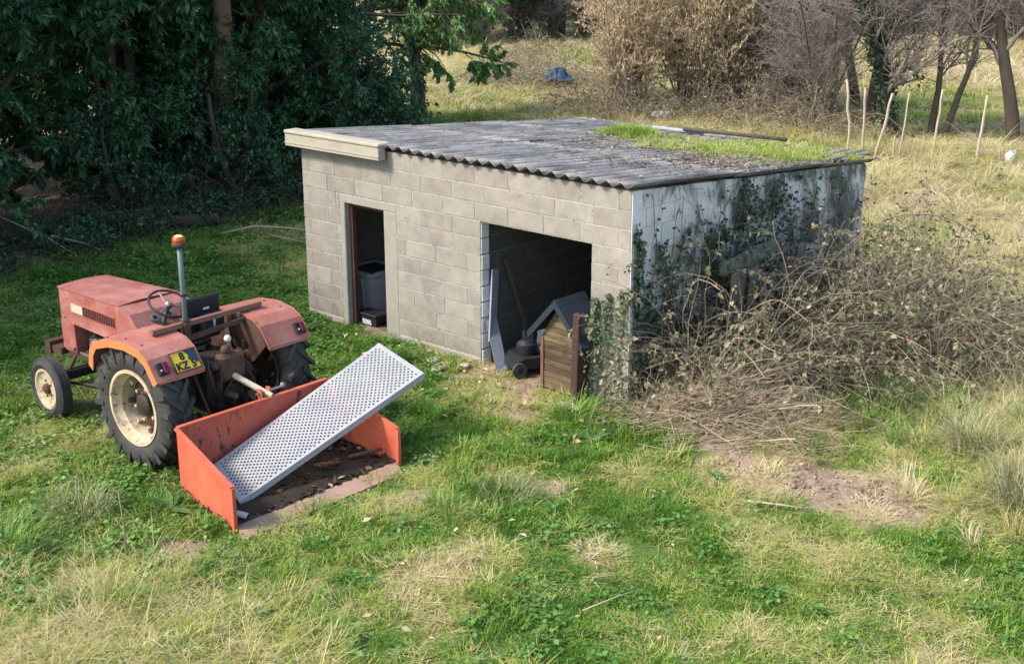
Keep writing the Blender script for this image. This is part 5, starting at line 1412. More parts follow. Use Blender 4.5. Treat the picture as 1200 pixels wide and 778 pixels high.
arch([(.2, 1.5, .2), (.08, 1.15, 1.0), (.05, 1.0, 1.55), (.05, .6, 1.62), (.05, .5, 1.55)], .006, 'forked dark stem spreading across the pale wall', 14, 6)
arch([(.3, .25, .1), (.12, .55, .7), (.07, .5, 1.3), (.06, .35, 1.75)], .006, 'slanting stem near the corner of the pale wall', 12, 7)

# ---- ivy
def ivy(seed, strips, n_per, onto, label, mat=None, size=(.035, .065), spread=.07):
    """strips: polylines on a wall; onto(u, v, lift) maps wall coordinates to the world"""
    g = np.random.default_rng(seed)
    V = []; Tt = []; BT = []; tb = []; n0 = 0
    for st_ in strips:
        st_ = np.array(st_, float); wdt = st_[:, 2] if st_.shape[1] > 2 else np.full(len(st_), spread)
        tt = g.uniform(0, len(st_) - 1, int(n_per * np.linalg.norm(np.diff(st_[:, :2], axis=0), axis=1).sum()))
        i = np.minimum(tt.astype(int), len(st_) - 2); f = tt - i
        uu = st_[i, 0] * (1 - f) + st_[i + 1, 0] * f; vv = st_[i, 1] * (1 - f) + st_[i + 1, 1] * f; ww = wdt[i] * (1 - f) + wdt[i + 1] * f
        m = len(tt); ln = g.uniform(.008, .06, m) + ww * g.uniform(0, .5, m)
        P = onto(uu + g.normal(0, 1, m) * ww, vv + g.normal(0, 1, m) * ww * .8, ln)
        nw = onto(np.zeros(1), np.zeros(1), np.ones(1))[0] - onto(np.zeros(1), np.zeros(1), np.zeros(1))[0]
        L = g.uniform(size[0], size[1], m)
        v, t_ = leaves(P, unit(rdir(g, m) * .8 + np.array([0, 0, -.6])), unit(rdir(g, m) * .5 + nw), L, L * .85, .12)
        V.append(v); Tt.append(t_ + n0); n0 += len(v); BT.append(np.repeat(g.beta(2, 2.6, m), 4))
        c = onto(st_[:, 0], st_[:, 1], np.full(len(st_), .012)); tb.append(c)
    base = tb[0][0].copy()
    o = thing('ivy_plant', label, 'ivy', tuple(base))
    place('ivy_leaves', npmesh('ivy_leaves', np.concatenate(V) - base, None, np.concatenate(Tt), mat or M_ivy, bt=np.concatenate(BT)), o)
    mb = MB()
    for c in tb: mb.tube([Vector(p - base) for p in c], .007, 5)
    mb.build('stems', M_cane, o)
fr_ = lambda u, v, l: np.stack([u, -.01 - l, v], -1)
rt_ = lambda u, v, l: np.stack([.012 + l, u, v], -1)
ivy(81, [[(-.46, .0, .10), (-.45, .5, .09), (-.44, .9, .02)], [(-.28, 0, .12), (-.27, .55, .10), (-.26, .95, .03), (-.24, 1.2, .012)], [(-.12, .0, .12), (-.1, .6, .1), (-.07, 1.0, .05), (-.05, 1.25, .02)], [(-.38, .4, .05), (-.4, .9, .015), (-.41, 1.12, .01)]], 300, fr_, 'pale-edged ivy climbing the pier right of the kennel', M_paleivy, size=(.022, .05))
ivy(82, [[(.06, 0, .08), (.06, .8, .045), (.06, 1.4, .018), (.055, 1.95, .014)], [(.2, .0, .12), (.22, .5, .07), (.25, .9, .03), (.3, 1.3, .016)], [(.12, .6, .06), (.12, 1.3, .02), (.11, 1.8, .02)], [(.35, .2, .16), (.42, .7, .10), (.38, 1.0, .03)]], 140, rt_, 'dark ivy strip up the front edge of the whitewashed wall')
ivy(83, [[(.6, .0, .2), (.62, .7, .16), (.6, 1.2, .09), (.5, 1.5, .05), (.45, 1.7, .03)], [(1.0, .2, .2), (1.05, .9, .16), (1.2, 1.3, .07), (1.5, 1.65, .05)], [(.62, 1.3, .05), (.85, 1.5, .05), (1.0, 1.75, .04)]], 120, rt_, 'loose ivy patch in the middle of the whitewashed wall')
ivy(84, [[(1.7, .6, .25), (1.9, 1.2, .22), (2.0, 1.7, .14), (2.1, 2.05, .06)], [(2.6, .6, .25), (2.7, 1.2, .25), (2.7, 1.6, .18), (2.75, 2.0, .06)], [(3.4, .8, .25), (3.4, 1.3, .2), (3.5, 1.7, .1)], [(1.6, 1.5, .08), (2.3, 1.75, .12), (3.1, 1.7, .12)], [(2.2, 1.0, .3), (3.0, 1.3, .3)]], 220, rt_, 'dense ivy covering the far half of the whitewashed wall')

# bare vines over the whole whitewashed wall: one climbing plant
g = np.random.default_rng(86); nb = 34
y0_ = np.concatenate([g.uniform(.15, 2.2, 24), g.uniform(2.2, 4.8, 10)])
st_, rr_ = stem(np.stack([np.full(nb, .03), y0_, np.full(nb, .05)], 1), np.stack([np.zeros(nb), g.normal(0, .35, nb), np.ones(nb)], 1), g.uniform(1.3, 2.3, nb), g.uniform(.003, .007, nb), g, 14, .13, .5)
st_[..., 0] = .022 + np.abs(st_[..., 0] - .03) * .12
st_[..., 2] = np.minimum(st_[..., 2], 2.24 - .075 * st_[..., 1])
c1_, r1_ = spawn(g, st_, rr_, 5, (.2, .7), .8, .25, 1, .1, .2, 6, .6, .4)
c1_[..., 0] = .02 + np.abs(c1_[..., 0] - .03) * .25; c1_[..., 2] = np.minimum(c1_[..., 2], 2.24 - .075 * c1_[..., 1])
vn = thing('bare_vine', 'bare dark vine stems branching all over the whitewashed right wall', 'vine', (.03, 1.0, 0))
off_ = np.array([.03, 1.0, 0])
v_, q_ = tubes(st_ - off_, rr_, 5); place('stems', npmesh('stems', v_, q_, None, M_bark), vn)
v_, q_ = tubes(c1_ - off_, np.maximum(r1_, .0022), 4); tag(place('side_shoots', npmesh('side_shoots', v_, q_, None, M_bark), vn), kind='stuff')
pp, dd = sample(g, c1_, 420); L = g.uniform(.03, .06, 420)
V, Tt = leaves(pp - off_, unit(rdir(g, 420) + np.array([.3, 0, -.5])), unit(rdir(g, 420) + np.array([1, 0, 0])), L, L * .8)
place('vine_leaves', npmesh('vine_leaves', V, None, Tt, M_ivy, bt=np.repeat(g.beta(2, 3, 420), 4)), vn)
# ------------------------------------------------------------------ grass, straw and weeds
def tuft(seed, nb, rad, h, wd, lean, flat=0.0, nseg=3, curve=.6, cut=False):
    g = np.random.default_rng(seed)
    a = g.uniform(0, 2 * PI, nb); q = rad * np.sqrt(g.uniform(0, 1, nb))
    b = np.stack([q * np.cos(a), q * np.sin(a), np.full(nb, -.008)], 1)
    az = a + g.normal(0, 1.0, nb); ln = g.uniform(h[0], h[1], nb); le = g.uniform(lean[0], lean[1], nb)
    hd = np.stack([np.cos(az), np.sin(az), np.zeros(nb)], 1); sd = np.stack([-np.sin(az), np.cos(az), np.zeros(nb)], 1)
    tw = g.uniform(-.6, .6, nb)[:, None]; sd = unit(sd + hd * tw)
    V = []; p = b.copy(); ang = le.copy()
    if flat: p[:, 2] += g.uniform(0, flat, nb)
    w_ = g.uniform(wd[0], wd[1], nb)
    ks = np.linspace(0, 1, nseg + 1)
    rows = []
    for k in range(nseg + 1):
        ww = (w_ * (1 - ks[k] ** 1.6))[:, None] * .5
        if k < nseg: rows.append(np.stack([p - sd * ww, p + sd * ww], 1))
        else: rows.append(p[:, None])
        d = hd * np.sin(ang)[:, None] + np.array([0, 0, 1.]) * np.cos(ang)[:, None]
        p = p + d * (ln / nseg)[:, None]; p[:, 2] = np.maximum(p[:, 2], .004)
        ang = np.minimum(ang + curve * g.uniform(.3, 1.2, nb), 1.75 if flat == 0 else 1.55)
    Vv = np.concatenate(rows, 1); m = Vv.shape[1]; base = (np.arange(nb) * m)[:, None]
    Q = np.concatenate([base + np.array([2 * k, 2 * k + 1, 2 * k + 3, 2 * k + 2])[None] for k in range(nseg - 1)])
    Tt = base + np.array([2 * nseg - 2, 2 * nseg - 1, 2 * nseg])[None]
    bt = np.repeat(g.beta(2, 2, nb), m)
    return Vv.reshape(-1, 3), Q, Tt, bt
M_grass = leafy('meadow_grass', [(0, (.08, .19, .018)), (.18, (.12, .235, .022)), (.4, (.235, .345, .045)), (.58, (.37, .39, .095)), (.78, (.52, .44, .20)), (1, (.62, .52, .34))], attr_inst=True, trans=.34, rough=.55)
M_weed = leafy('weed_leaf', [(0, (.065, .17, .028)), (.4, (.13, .26, .05)), (1, (.26, .36, .11))], attr_inst=True, trans=.25, rough=.5)
coll = bpy.data.collections.new('grass_tufts')
def addtuft(nm, data, mat):
    V, Q, Tt, bt = data
    o = bpy.data.objects.new(nm, npmesh(nm, V, Q, Tt, mat, bt=bt)); coll.objects.link(o)
# alphabetical order is the pick order
addtuft('tuft_a', tuft(1, 52, .11, (.025, .065), (.005, .009), (.2, 1.1)), M_grass)
addtuft('tuft_b', tuft(2, 52, .11, (.02, .05), (.005, .010), (.3, 1.2)), M_grass)
addtuft('tuft_c', tuft(3, 46, .08, (.06, .14), (.005, .009), (.1, .9), curve=.5), M_grass)
addtuft('tuft_d', tuft(4, 50, .13, (.06, .17), (.003, .006), (1.25, 1.56), flat=.045, curve=.10), M_grass)     # lying straw
addtuft('tuft_e', tuft(5, 14, .10, (.25, .6), (.003, .005), (.6, 1.4), nseg=5, curve=.22), M_grass)       # long stalks
addtuft('tuft_f', tuft(6, 60, .10, (.22, .42), (.005, .009), (.05, .8), nseg=4, curve=.42), M_grass)          # tussock
g_ = np.random.default_rng(8)
P = np.stack([g_.uniform(-.1, .1, 34), g_.uniform(-.1, .1, 34), g_.uniform(.01, .05, 34)], 1); L = g_.uniform(.018, .038, 34)
V, Tt = leaves(P, unit(rdir(g_, 34) * np.array([1, 1, .25])), unit(rdir(g_, 34) * .4 + np.array([0, 0, 1])), L, L * .8, .1)
addtuft('tuft_g', (V, None, Tt, np.repeat(g_.beta(2, 2, 34), 4)), M_weed)                                     # clover and small leaves

def scatter(name, x, y, z, idx, scl, tint, label=None, tilt=.12):
    n = len(x); g = np.random.default_rng(n)
    me = npmesh(name, np.stack([x, y, z], 1))
    rot = np.stack([g.normal(0, tilt, n), g.normal(0, tilt, n), g.uniform(0, 2 * PI, n)], 1)
    for nm, typ, dat, key in (('rot', 'FLOAT_VECTOR', rot, 'vector'), ('scl', 'FLOAT', scl, 'value'), ('tint', 'FLOAT', tint, 'value'), ('idx', 'INT', idx, 'value')):
        a = me.attributes.new(nm, typ, 'POINT'); a.data.foreach_set(key, np.asarray(dat, np.int32 if typ == 'INT' else np.float32).ravel())
    o = place(name, me)
    ng = bpy.data.node_groups.new(name, 'GeometryNodeTree')
    ng.interface.new_socket('Geometry', in_out='INPUT', socket_type='NodeSocketGeometry'); ng.interface.new_socket('Geometry', in_out='OUTPUT', socket_type='NodeSocketGeometry')
    N = ng.nodes; gi = N.new('NodeGroupInput'); go = N.new('NodeGroupOutput'); ip = N.new('GeometryNodeInstanceOnPoints'); ci = N.new('GeometryNodeCollectionInfo')
    ci.inputs['Collection'].default_value = coll; ci.inputs['Separate Children'].default_value = True; ci.inputs['Reset Children'].default_value = True
    def attr(nm, typ):
        a = N.new('GeometryNodeInputNamedAttribute'); a.data_type = typ; a.inputs['Name'].default_value = nm
        return [s for s in a.outputs if s.enabled and s.name == 'Attribute'][0]
    e2r = N.new('FunctionNodeEulerToRotation')
    ng.links.new(attr('rot', 'FLOAT_VECTOR'), e2r.inputs[0])
    ip.inputs['Pick Instance'].default_value = True
    for a, b in ((gi.outputs[0], ip.inputs['Points']), (ci.outputs[0], ip.inputs['Instance']), (attr('idx', 'INT'), ip.inputs['Instance Index']), (e2r.outputs[0], ip.inputs['Rotation']), (attr('scl', 'FLOAT'), ip.inputs['Scale']), (ip.outputs[0], go.inputs[0])): ng.links.new(a, b)
    md = o.modifiers.new('scatter', 'NODES'); md.node_group = ng
    return tag(o, label, kind='stuff')
def inside(x, y):
    """places where nothing grows"""
    k = (x > -5.13) & (x < 0.0) & (y > .0) & (y < 5.1)
    k &= ~((y < .12) & (((x > -4.3) & (x < -3.7))))
    k |= (x > -1.72) & (x < -.53) & (y > -4.33 - (x + 1.68) * .16) & (y < -2.57)
    return k
def zone(x0, x1, y0, y1, dens, seed):
    g = np.random.default_rng(seed); n = int((x1 - x0) * (y1 - y0) * dens)
    return g.uniform(x0, x1, n), g.uniform(y0, y1, n), g
def grow(name, x0, x1, y0, y1, dens, seed, s, tall=1.0, cond=None):
    x, y, g = zone(x0, x1, y0, y1, dens, seed)
    # only what the camera side of the meadow can show, with a wide margin
    rel = np.stack([x - CAM[0], y - CAM[1]], 1); fw_ = np.array([F_.x, F_.y]); fw_ = fw_ / np.linalg.norm(fw_); rt2 = np.array([R_.x, R_.y])
    dz = rel @ fw_; dx = rel @ rt2
    k = (dz > 5.5) & (np.abs(dx) < dz * .62 + 1.5) & ~inside(x, y)
    if cond is not None: k &= cond(x, y)
    b = bare(x, y); k &= g.uniform(0, 1, len(x)) > b * 1.7
    x, y = x[k], y[k]; n = len(x)
    d = dry(x, y); u = g.uniform(0, 1, n); hi = fbm(x, y, .9, 91)
    d = np.clip(d + g.normal(0, .13, n) + .5 * (vnoise(x, y, 6.5, 44) - .5), 0, 1)
    idx = np.where(u < .5, 0, 1)
    idx = np.where((u > .74) & (hi > .52), 2, idx)
    idx = np.where((d > .5) & (g.uniform(0, 1, n) < (d - .35) * 1.5), 3, idx)
    fleck = g.uniform(0, 1, n) < .035; idx = np.where(fleck, 3, idx); d = np.where(fleck, np.clip(d + .4, .6, 1), d)
    idx = np.where((d < .25) & (u > .955) & (s < 1.9), 6, idx)
    idx = np.where((d > .62) & (hi > .5) & (u > .991), 4, idx)
    left = (x < -.6) & (y < -2) | (x < -3)
    idx = np.where(left & (u > .88) & (idx < 3) & (s < 1.9), 6, idx)
    cl = vnoise(x, y, 3.4, 88); d = np.where((cl > .6) & (d < .5), d * .7, d)
    sc_ = g.uniform(.75, 1.3, n) * s * np.where(idx < 3, .65 + .9 * cl ** 1.5, 1) * np.where(idx == 6, 1.35, 1)
    scatter(name, x, y, gz(x, y), idx, sc_, d)
    return n
tot = grow('grass', -8.5, 6.6, -8, 3.2, 230, 101, 1.0)
tot += grow('grass', -14, 7, 3.2, 11, 75, 102, 1.6)
tot += grow('grass', -14, -8.5, -8, 3.2, 75, 103, 1.5)
tot += grow('grass', -26, 8, 11, 26, 18, 104, 2.8)
tot += grow('grass', -40, 20, 26, 62, 5, 105, 4.5)
# long straw stalks: near left corner and the rank growth at the right
def special(name, spots, k_idx, smin, smax, seed, tint, label):
    g = np.random.default_rng(seed); X = []; Y = []
    for cx, cy, rx, ry, n in spots: X.append(g.normal(cx, rx, n)); Y.append(g.normal(cy, ry, n))
    x = np.concatenate(X); y = np.concatenate(Y); k = ~inside(x, y); x, y = x[k], y[k]; n = len(x)
    scatter(name, x, y, gz(x, y), g.choice(k_idx, n), g.uniform(smin, smax, n), np.clip(g.normal(tint[0], tint[1], n), 0, 1), label, .2)
special('dry_stalks', [(-.2, -6.0, .55, .35, 80), (.4, -5.5, .5, .25, 40), (-1.0, -5.95, .5, .35, 60), (.1, -5.7, .7, .4, 180)], [4, 3], .7, 1.2, 201, (.80, .12), 'long bleached grass stalks flattened in the near left corner')
special('rank_grass', [(3.5, 1.2, .5, .7, 90), (4.2, .6, .4, .5, 60), (2.7, 1.9, .5, .5, 60), (3.9, 2.4, .7, .8, 110), (2.9, 3.2, .6, .7, 160), (3.2, 4.5, .8, 1, 200), (2.3, 4.8, .8, 1.2, 160), (1.9, 6.5, .9, 1.0, 200), (3.9, 1.9, .7, .7, 150), (1.2, 5.6, .6, .6, 90)], [4, 5, 3, 3], .6, 1.15, 202, (.80, .15), 'rank bleached grass round the brambles at the right')
special('dead_undergrowth', [(-10.6, -1, .6, 1.6, 160), (-10.9, 3, .6, 2.2, 200), (-11.6, 7, .6, 1.2, 90)], [4, 3], .6, 1.0, 203, (.72, .1), 'dead stalks in the shade below the dark trees')
special('field_stalks', [(-12.5, 16.4, 2.2, .7, 200), (-8, 17.4, 2, .7, 160), (-4.5, 16.4, 1.3, .8, 180), (-1.5, 14, 1.5, 2.0, 260), (.3, 9.5, 1, 1.8, 240), (-20, 19.5, 2.2, 1, 160), (-24, 26, 3, 2.5, 200)], [4, 5, 3], .8, 1.5, 204, (.76, .12), 'bleached stalks standing in the meadow behind the shed')
# grass and moss on the roof
g = np.random.default_rng(300)
X = []; Y = []
for cx, cy, rx, ry, n in ((-3.15, 4.2, .2, .2, 150), (-2.8, 4.0, .3, .25, 60), (-1.85, 3.35, .26, .2, 100), (-1.3, 3.5, .25, .2, 90), (-1.25, 4.3, .40, .42, 460), (-.6, 4.2, .28, .42, 360), (-.9, 3.8, .25, .22, 60), (-2.2, 4.3, .4, .4, 30)):
    X.append(g.normal(cx, rx, n)); Y.append(g.normal(cy, ry, n))
x = np.concatenate(X); y = np.concatenate(Y); k = (x > -5.1) & (x < -.05) & (y < 5.0) & (y > .3); x, y = x[k], y[k]
tall_ = (np.hypot(x + 3.15, y - 4.2) < .3) & (g.uniform(0, 1, len(x)) < .7)
scatter('roof_grass', x, y, ZRf(y) + .035, np.where(tall_, 2, g.choice([0, 1, 1, 0, 2], len(x), p=[.3, .2, .2, .2, .1])), np.where(tall_, 1.5, g.uniform(.6, 1.35, len(x))), np.clip(g.normal(.47, .12, len(x)), 0, 1), 'bright green grass growing on the back of the shed roof')
x = np.concatenate([g.normal(-1.9, .55, 130), g.normal(-.9, .5, 110)]); y = np.concatenate([g.normal(4.0, .5, 130), g.normal(3.9, .5, 110)]); k = (x < -.1) & (y < 5.0); x, y = x[k], y[k]
scatter('roof_straw', x, y, ZRf(y) + .03, np.full(len(x), 3), g.uniform(.5, .95, len(x)), np.clip(g.normal(.86, .1, len(x)), 0, 1), 'bleached straw matted round the grass on the shed roof', .05)
# soil and moss cushions under it
nn = 15000
cx = g.choice(np.array([-2.9, -2.2, -1.5, -1.0, -.6, -1.8, -1.2, -.8, -.5, -.3]), nn); cy = g.choice(np.array([4.1, 3.9, 3.6, 4.4, 3.2, 4.2, 2.8, 2.2, 1.5]), nn)
xx = cx + g.normal(0, .36, nn); yy = cy + g.normal(0, .36, nn)
k = (xx > -5) & (xx < .06) & (yy < 5.05) & (vnoise(xx, yy, 2.3, 5) > .25); xx, yy = xx[k], yy[k]; m = len(xx)
L = g.uniform(.015, .045, m)
V, Tt = leaves(np.stack([xx, yy, ZRf(yy) + .03 + g.uniform(-.02, .03, m)], 1), unit(rdir(g, m) * np.array([1, 1, .3])), unit(rdir(g, m) * .35 + np.array([0, 0, 1])), L, L * .9, .05)
M_mossy = leafy('roof_litter', [(0, (.05, .04, .032)), (.35, (.13, .10, .075)), (.7, (.24, .185, .125)), (.9, (.28, .22, .15)), (1, (.22, .24, .09))], trans=0, rough=.95)
tag(place('roof_litter', npmesh('roof_litter', V, None, Tt, M_mossy, bt=np.repeat(g.uniform(0, 1, m), 4))), 'brown moss and leaf litter caught on the roof sheets', kind='stuff')
nn = 700
xx = g.uniform(-4.9, 0, nn); yy = g.uniform(.1, 5.5, nn); wv = np.round((xx + 5.235) / PER - .5) * PER + PER * .5 - 5.235
xx = wv + g.normal(0, .012, nn); L = g.uniform(.02, .05, nn)
V, Tt = leaves(np.stack([xx, yy, ZRf(yy) - .0 + g.uniform(0, .012, nn)], 1), unit(rdir(g, nn) * np.array([1, 1, .1])), unit(rdir(g, nn) * .2 + np.array([0, 0, 1])), L, L * .8, .05)
tag(place('valley_litter', npmesh('valley_litter', V, None, Tt, M_mossy, bt=np.repeat(g.uniform(0, .5, nn), 4))), 'specks of leaf litter lying in the roof corrugations', kind='stuff')
# ---- countable plants
def tussock(loc, seed, n, h, wd, tint, label, rad=.16):
    V, Q, Tt, bt = tuft(seed, n, rad, h, wd, (.0, .95), nseg=5, curve=.36)
    x, y = loc
    o = place('grass_tussock', npmesh('grass_tussock', V, Q, Tt, tint, bt=bt), None, (x, y, float(gz(x, y))))
    return tag(o, label, 'grass tussock')
M_tg = leafy('green_tussock_blade', [(0, (.08, .19, .03)), (.5, (.17, .30, .05)), (1, (.36, .40, .13))], trans=.25, rough=.55)
M_td = leafy('dry_tussock_blade', [(0, (.22, .18, .09)), (.5, (.42, .34, .18)), (1, (.58, .48, .3))], trans=.25, rough=.6)
M_tm = leafy('grey_green_tussock_blade', [(0, (.11, .15, .06)), (.5, (.22, .24, .11)), (1, (.44, .39, .22))], trans=.25, rough=.6)
tussock((2.0, 1.75), 1, 330, (.3, .62), (.006, .011), M_tg, 'green grass tussock at the foot of the brambles', .22)
tussock((2.45, 2.1), 2, 260, (.3, .55), (.006, .011), M_tg, 'second green tussock just right of the first below the brambles', .2)
tussock((1.82, .72), 3, 260, (.3, .55), (.005, .009), M_td, 'upright straw-coloured tussock at the right end of the brush heap', .14)
tussock((3.35, .85), 4, 330, (.3, .6), (.006, .01), M_tm, 'rounded dry tussock right of the bare earth strip', .22)
tussock((4.1, .05), 5, 360, (.35, .7), (.006, .01), M_tm, 'large arching grey-green tussock at the right edge of the picture', .22)
tussock((1.72, 1.2), 15, 300, (.25, .5), (.006, .011), M_tg, 'green tussock just right of the brush heap', .2)
tussock((2.25, 1.15), 16, 260, (.2, .4), (.006, .011), M_tg, 'low green tussock between brush heap and dry grass', .22)
tussock((2.75, .85), 17, 240, (.18, .36), (.006, .011), M_tg, 'low green tussock above the bare earth strip', .22)
tussock((3.6, 1.75), 18, 300, (.3, .55), (.006, .011), M_tg, 'bright green tussock in the straw at the right', .22)
tussock((2.9, 1.5), 6, 260, (.25, .5), (.006, .01), M_tg, 'green tussock between the dry ones at the right', .2)
tussock((4.2, 1.3), 12, 300, (.35, .65), (.005, .009), M_td, 'bleached tussock behind the large arching one at the right', .25)
tussock((3.2, 2.7), 13, 280, (.3, .55), (.005, .009), M_td, 'bleached tussock in front of the thin brambles', .25)
tussock((3.8, 3.4), 14, 280, (.25, .5), (.005, .009), M_tg, 'green tussock in the dry grass at the right edge', .25)
tussock((.34, -3.05), 7, 220, (.12, .28), (.006, .01), M_tg, 'small dark green tussock in front of the box right end', .16)
tussock((.52, -2.45), 8, 260, (.12, .26), (.006, .011), M_tm, 'wide low bluish tussock in the middle of the lawn', .25)
tussock((-1.95, -5.15), 9, 300, (.2, .42), (.005, .009), M_tm, 'shaggy yellowing tussock left of the orange box', .25)
tussock((-1.9, -5.85), 10, 320, (.25, .5), (.006, .01), M_tg, 'dark shaggy tussock at the left edge of the lawn', .28)
tussock((-.25, -.55), 11, 200, (.2, .4), (.006, .01), M_tg, 'green tussock in front of the kennel', .18)
def rosette(loc, seed, n, L0, label, tint=None, upr=.5):
    g = np.random.default_rng(seed); a = g.uniform(0, 2 * PI, n)
    D = np.stack([np.cos(a), np.sin(a), g.uniform(.1, upr, n) * 1.5], 1); L = g.uniform(L0 * .6, L0, n)
    x, y = loc
    o = thing('dock_plant', label, 'weed', (x, y, float(gz(x, y))))
    for k in range(n):
        d = Vector(D[k]).normalized(); s = d.cross(Vector((0, 0, 1))).normalized(); up_ = s.cross(d)
        V = []; l_ = float(L[k]); w_ = l_ * .16
        for i, f in enumerate((0, .25, .55, .8, 1)):
            p = d * l_ * f + up_ * (-.25 * l_ * f * f) + Vector((0, 0, .01)); ww = w_ * math.sin(PI * min(.97, f * .85 + .12))
            V += [p - s * ww + up_ * ww * .25, p, p + s * ww + up_ * ww * .25]
        Q = []
        for i in range(4):
            b = i * 3; Q += [(b, b + 1, b + 4, b + 3), (b + 1, b + 2, b + 5, b + 4)]
        place('leaf', npmesh('leaf', np.array([list(v) for v in V]), np.array(Q), None, tint or M_dock, bt=np.full(15, float(g.beta(2, 2))), smooth=True), o)
M_dock = leafy('dock_leaf', [(0, (.04, .10, .025)), (.5, (.075, .15, .04)), (1, (.15, .23, .08))], trans=.25, rough=.45)
rosette((-1.42, -4.62), 1, 13, .30, 'broad-leaved dock by the left panel of the orange box')
rosette((-2.95, -.75), 2, 12, .30, 'dock at the foot of the wall behind the perforated sheet', upr=.9)
rosette((-2.75, -.5), 9, 9, .24, 'smaller dock against the plinth of the middle wall', upr=.9)
rosette((.35, -1.0), 3, 14, .24, 'leafy light green weed near the ivy pier')
rosette((-4.6, -.55), 4, 14, .28, 'leafy weed left of the narrow doorway')
rosette((-4.95, -.45), 5, 12, .26, 'leafy weed at the left corner of the block wall')
rosette((-4.1, -.45), 6, 9, .2, 'small leafy weed in front of the narrow doorway')
rosette((-2.2, -5.5), 7, 12, .2, 'broad weed in the grass left of the box')
rosette((1.75, -.95), 8, 10, .18, 'small weed below the brush heap')
# pale fallen leaves
g = np.random.default_rng(400); n = 130
x = np.concatenate([g.uniform(-5, 5, n), g.uniform(-4, .5, 90)]); y = np.concatenate([g.uniform(-6.5, 2, n), g.uniform(-1.2, -.1, 90)]); k = ~inside(x, y); x, y = x[k], y[k]; n = len(x)
L = g.uniform(.04, .09, n)
V, Tt = leaves(np.stack([x, y, gz(x, y) + g.uniform(.03, .07, n)], 1), unit(rdir(g, n) * np.array([1, 1, .3])), unit(rdir(g, n) * .5 + np.array([0, 0, 1])), L, L * .6, .15)
tag(place('fallen_leaves', npmesh('fallen_leaves', V, None, Tt, leafy('fallen_leaf', [(0, (.22, .13, .07)), (.6, (.45, .34, .2)), (1, (.6, .58, .42))], trans=.1, rough=.7), bt=np.repeat(g.uniform(0, 1, n), 4))), 'pale fallen leaves scattered on the grass', kind='stuff')
# clods and small stones on the bare earth
g = np.random.default_rng(410); X = []; Y = []
for bx, by, r, a in BARE:
    if a >= .5 and not (-5 < bx < 0 and by > 0): m = int(75 * a * r / .45); X.append(g.normal(bx, r * .55, m)); Y.append(g.normal(by, r * .55, m))
x = np.concatenate(X); y = np.concatenate(Y); k = ~inside(x, y); x, y = x[k], y[k]; n = len(x)
rad = g.uniform(.006, .022, n) * np.where(g.uniform(0, 1, n) < .06, 1.8, 1)
O8 = np.array([[1, 0, 0], [0, 1, 0], [-1, 0, 0], [0, -1, 0], [0, 0, .7], [0, 0, -.6]], float)
V = np.stack([x, y, gz(x, y) + rad * .25], 1)[:, None] + (O8[None] + g.uniform(-.3, .3, (n, 6, 3))) * rad[:, None, None]
F8 = np.array([[0, 1, 4], [1, 2, 4], [2, 3, 4], [3, 0, 4], [1, 0, 5], [2, 1, 5], [3, 2, 5], [0, 3, 5]])
Tt = (np.arange(n) * 6)[:, None, None] + F8[None]
tag(place('earth_clods', npmesh('earth_clods', V.reshape(-1, 3), None, Tt.reshape(-1, 3), leafy('earth_clod', [(0, (.10, .07, .045)), (.6, (.26, .185, .125)), (.95, (.36, .28, .20)), (1, (.42, .36, .29))], trans=0, rough=.95), bt=np.repeat(g.uniform(0, 1, n), 6))), 'clods and small stones on the bare patches of earth', kind='stuff')
# brush heap: cut canes thrown down beside the brambles
g = np.random.default_rng(500); n = 800
b = np.stack([g.normal(1.0, .38, n), g.normal(.12, .26, n), np.zeros(n)], 1); b[:, 2] = gz(b[:, 0], b[:, 1]) + g.uniform(.0, .24, n) * np.exp(-((b[:, 0] - 1.1) ** 2 / .4 + (b[:, 1] - .1) ** 2 / .2))
az = g.normal(.75, .6, n); d = np.stack([np.cos(az), np.sin(az), g.normal(.04, .12, n)], 1)
s, r = stem(b - d * .3, d, g.uniform(.3, 1.2, n), g.uniform(.0018, .0045, n) * np.where(g.uniform(0, 1, n) < .06, 2.6, 1), g, 8, .13, .6, -.012)
s[..., 2] = np.maximum(s[..., 2], gz(s[..., 0], s[..., 1]) + .01)
c1, r1 = spawn(g, s, r, 2, (.1, .35), .6, .2, 1, 0, .15, 4, .6, .5)
bh = thing('brush_heap', 'heap of cut dry canes and straw below the brambles', 'brush heap', (1.0, .1, 0))
off = np.array([1.0, .1, 0])
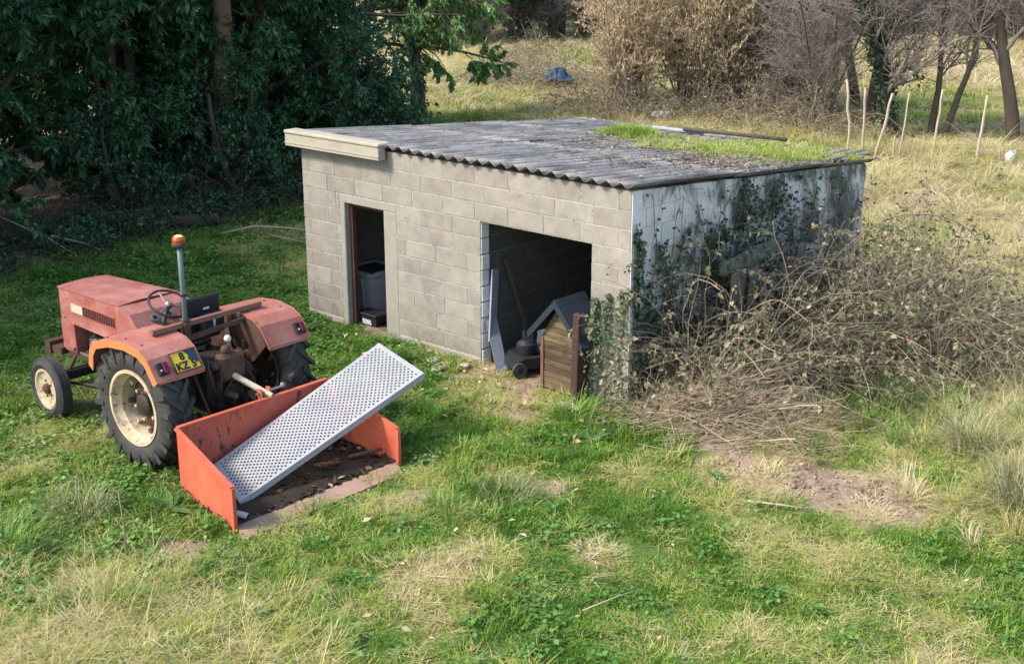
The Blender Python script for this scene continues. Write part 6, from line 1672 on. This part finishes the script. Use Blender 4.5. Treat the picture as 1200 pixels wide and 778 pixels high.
v, q = join([tubes(s - off, r, 4)]); place('dry_stems', npmesh('dry_stems', v, q, None, M_drycane), bh)
v, q = join([tubes(c1 - off, np.maximum(r1, .003), 3)]); place('twigs', npmesh('twigs', v, q, None, M_hazel), bh)
special('heap_straw', [(1.3, .25, .42, .24, 170), (1.75, .55, .15, .15, 40), (.7, .05, .3, .2, 90)], [3, 3, 4], .7, 1.3, 501, (.86, .08), 'straw matted over the brush heap')
# loose sticks
def branch(pts, r, label, mat=None):
    b = Vector(pts[0])
    tag(MB().tube([Vector(p) - b for p in pts], [r * (1 - .45 * i / (len(pts) - 1)) for i in range(len(pts))], 6).build('fallen_branch', mat or M_drycane, None, True, loc=tuple(b)), label, 'branch')
branch([(-9.4, 1.7, .1), (-9.0, 2.1, .22), (-8.6, 2.5, .18), (-8.2, 3.0, .05)], .022, 'pale forked branch on the grass left of the shed wall')
branch([(-9.2, 2.3, .05), (-8.5, 2.2, .10), (-8.0, 2.4, .04)], .016, 'thin pale branch lying in front of the forked one')
branch([(-10.3, -.7, .35), (-10.1, -.3, .2), (-9.9, .0, .02)], .02, 'pale stick leaning in the undergrowth above the tractor bonnet')
branch([(-10.7, -1.3, .7), (-10.2, -.8, .35), (-9.9, -.5, .05)], .012, 'thin twig leaning beside the pale stick')
branch([(-11.0, 5.1, 1.1), (-10.7, 5.6, 1.2), (-10.5, 6.2, 1.15)], .02, 'bare grey branch in the dark shrubs left of the shed')
branch([(2.1, -1.2, .02), (2.45, -1.1, .05), (2.7, -.95, .03)], .012, 'dark twig on the bare earth strip')
branch([(-.9, -5.35, -.02), (-.88, -5.36, .3), (-.9, -5.37, .62)], .008, 'thin upright dark twig in the near left straw', M_cane)
branch([(1.1, -4.0, .05), (1.35, -3.85, .06), (1.55, -3.65, .04)], .006, 'short pale stick on the lawn in the foreground')
branch([(2.3, -3.6, .04), (2.4, -3.3, .07), (2.45, -3.05, .05)], .006, 'pale straw stick on the lawn near the bottom edge')
bpy.context.view_layer.update()
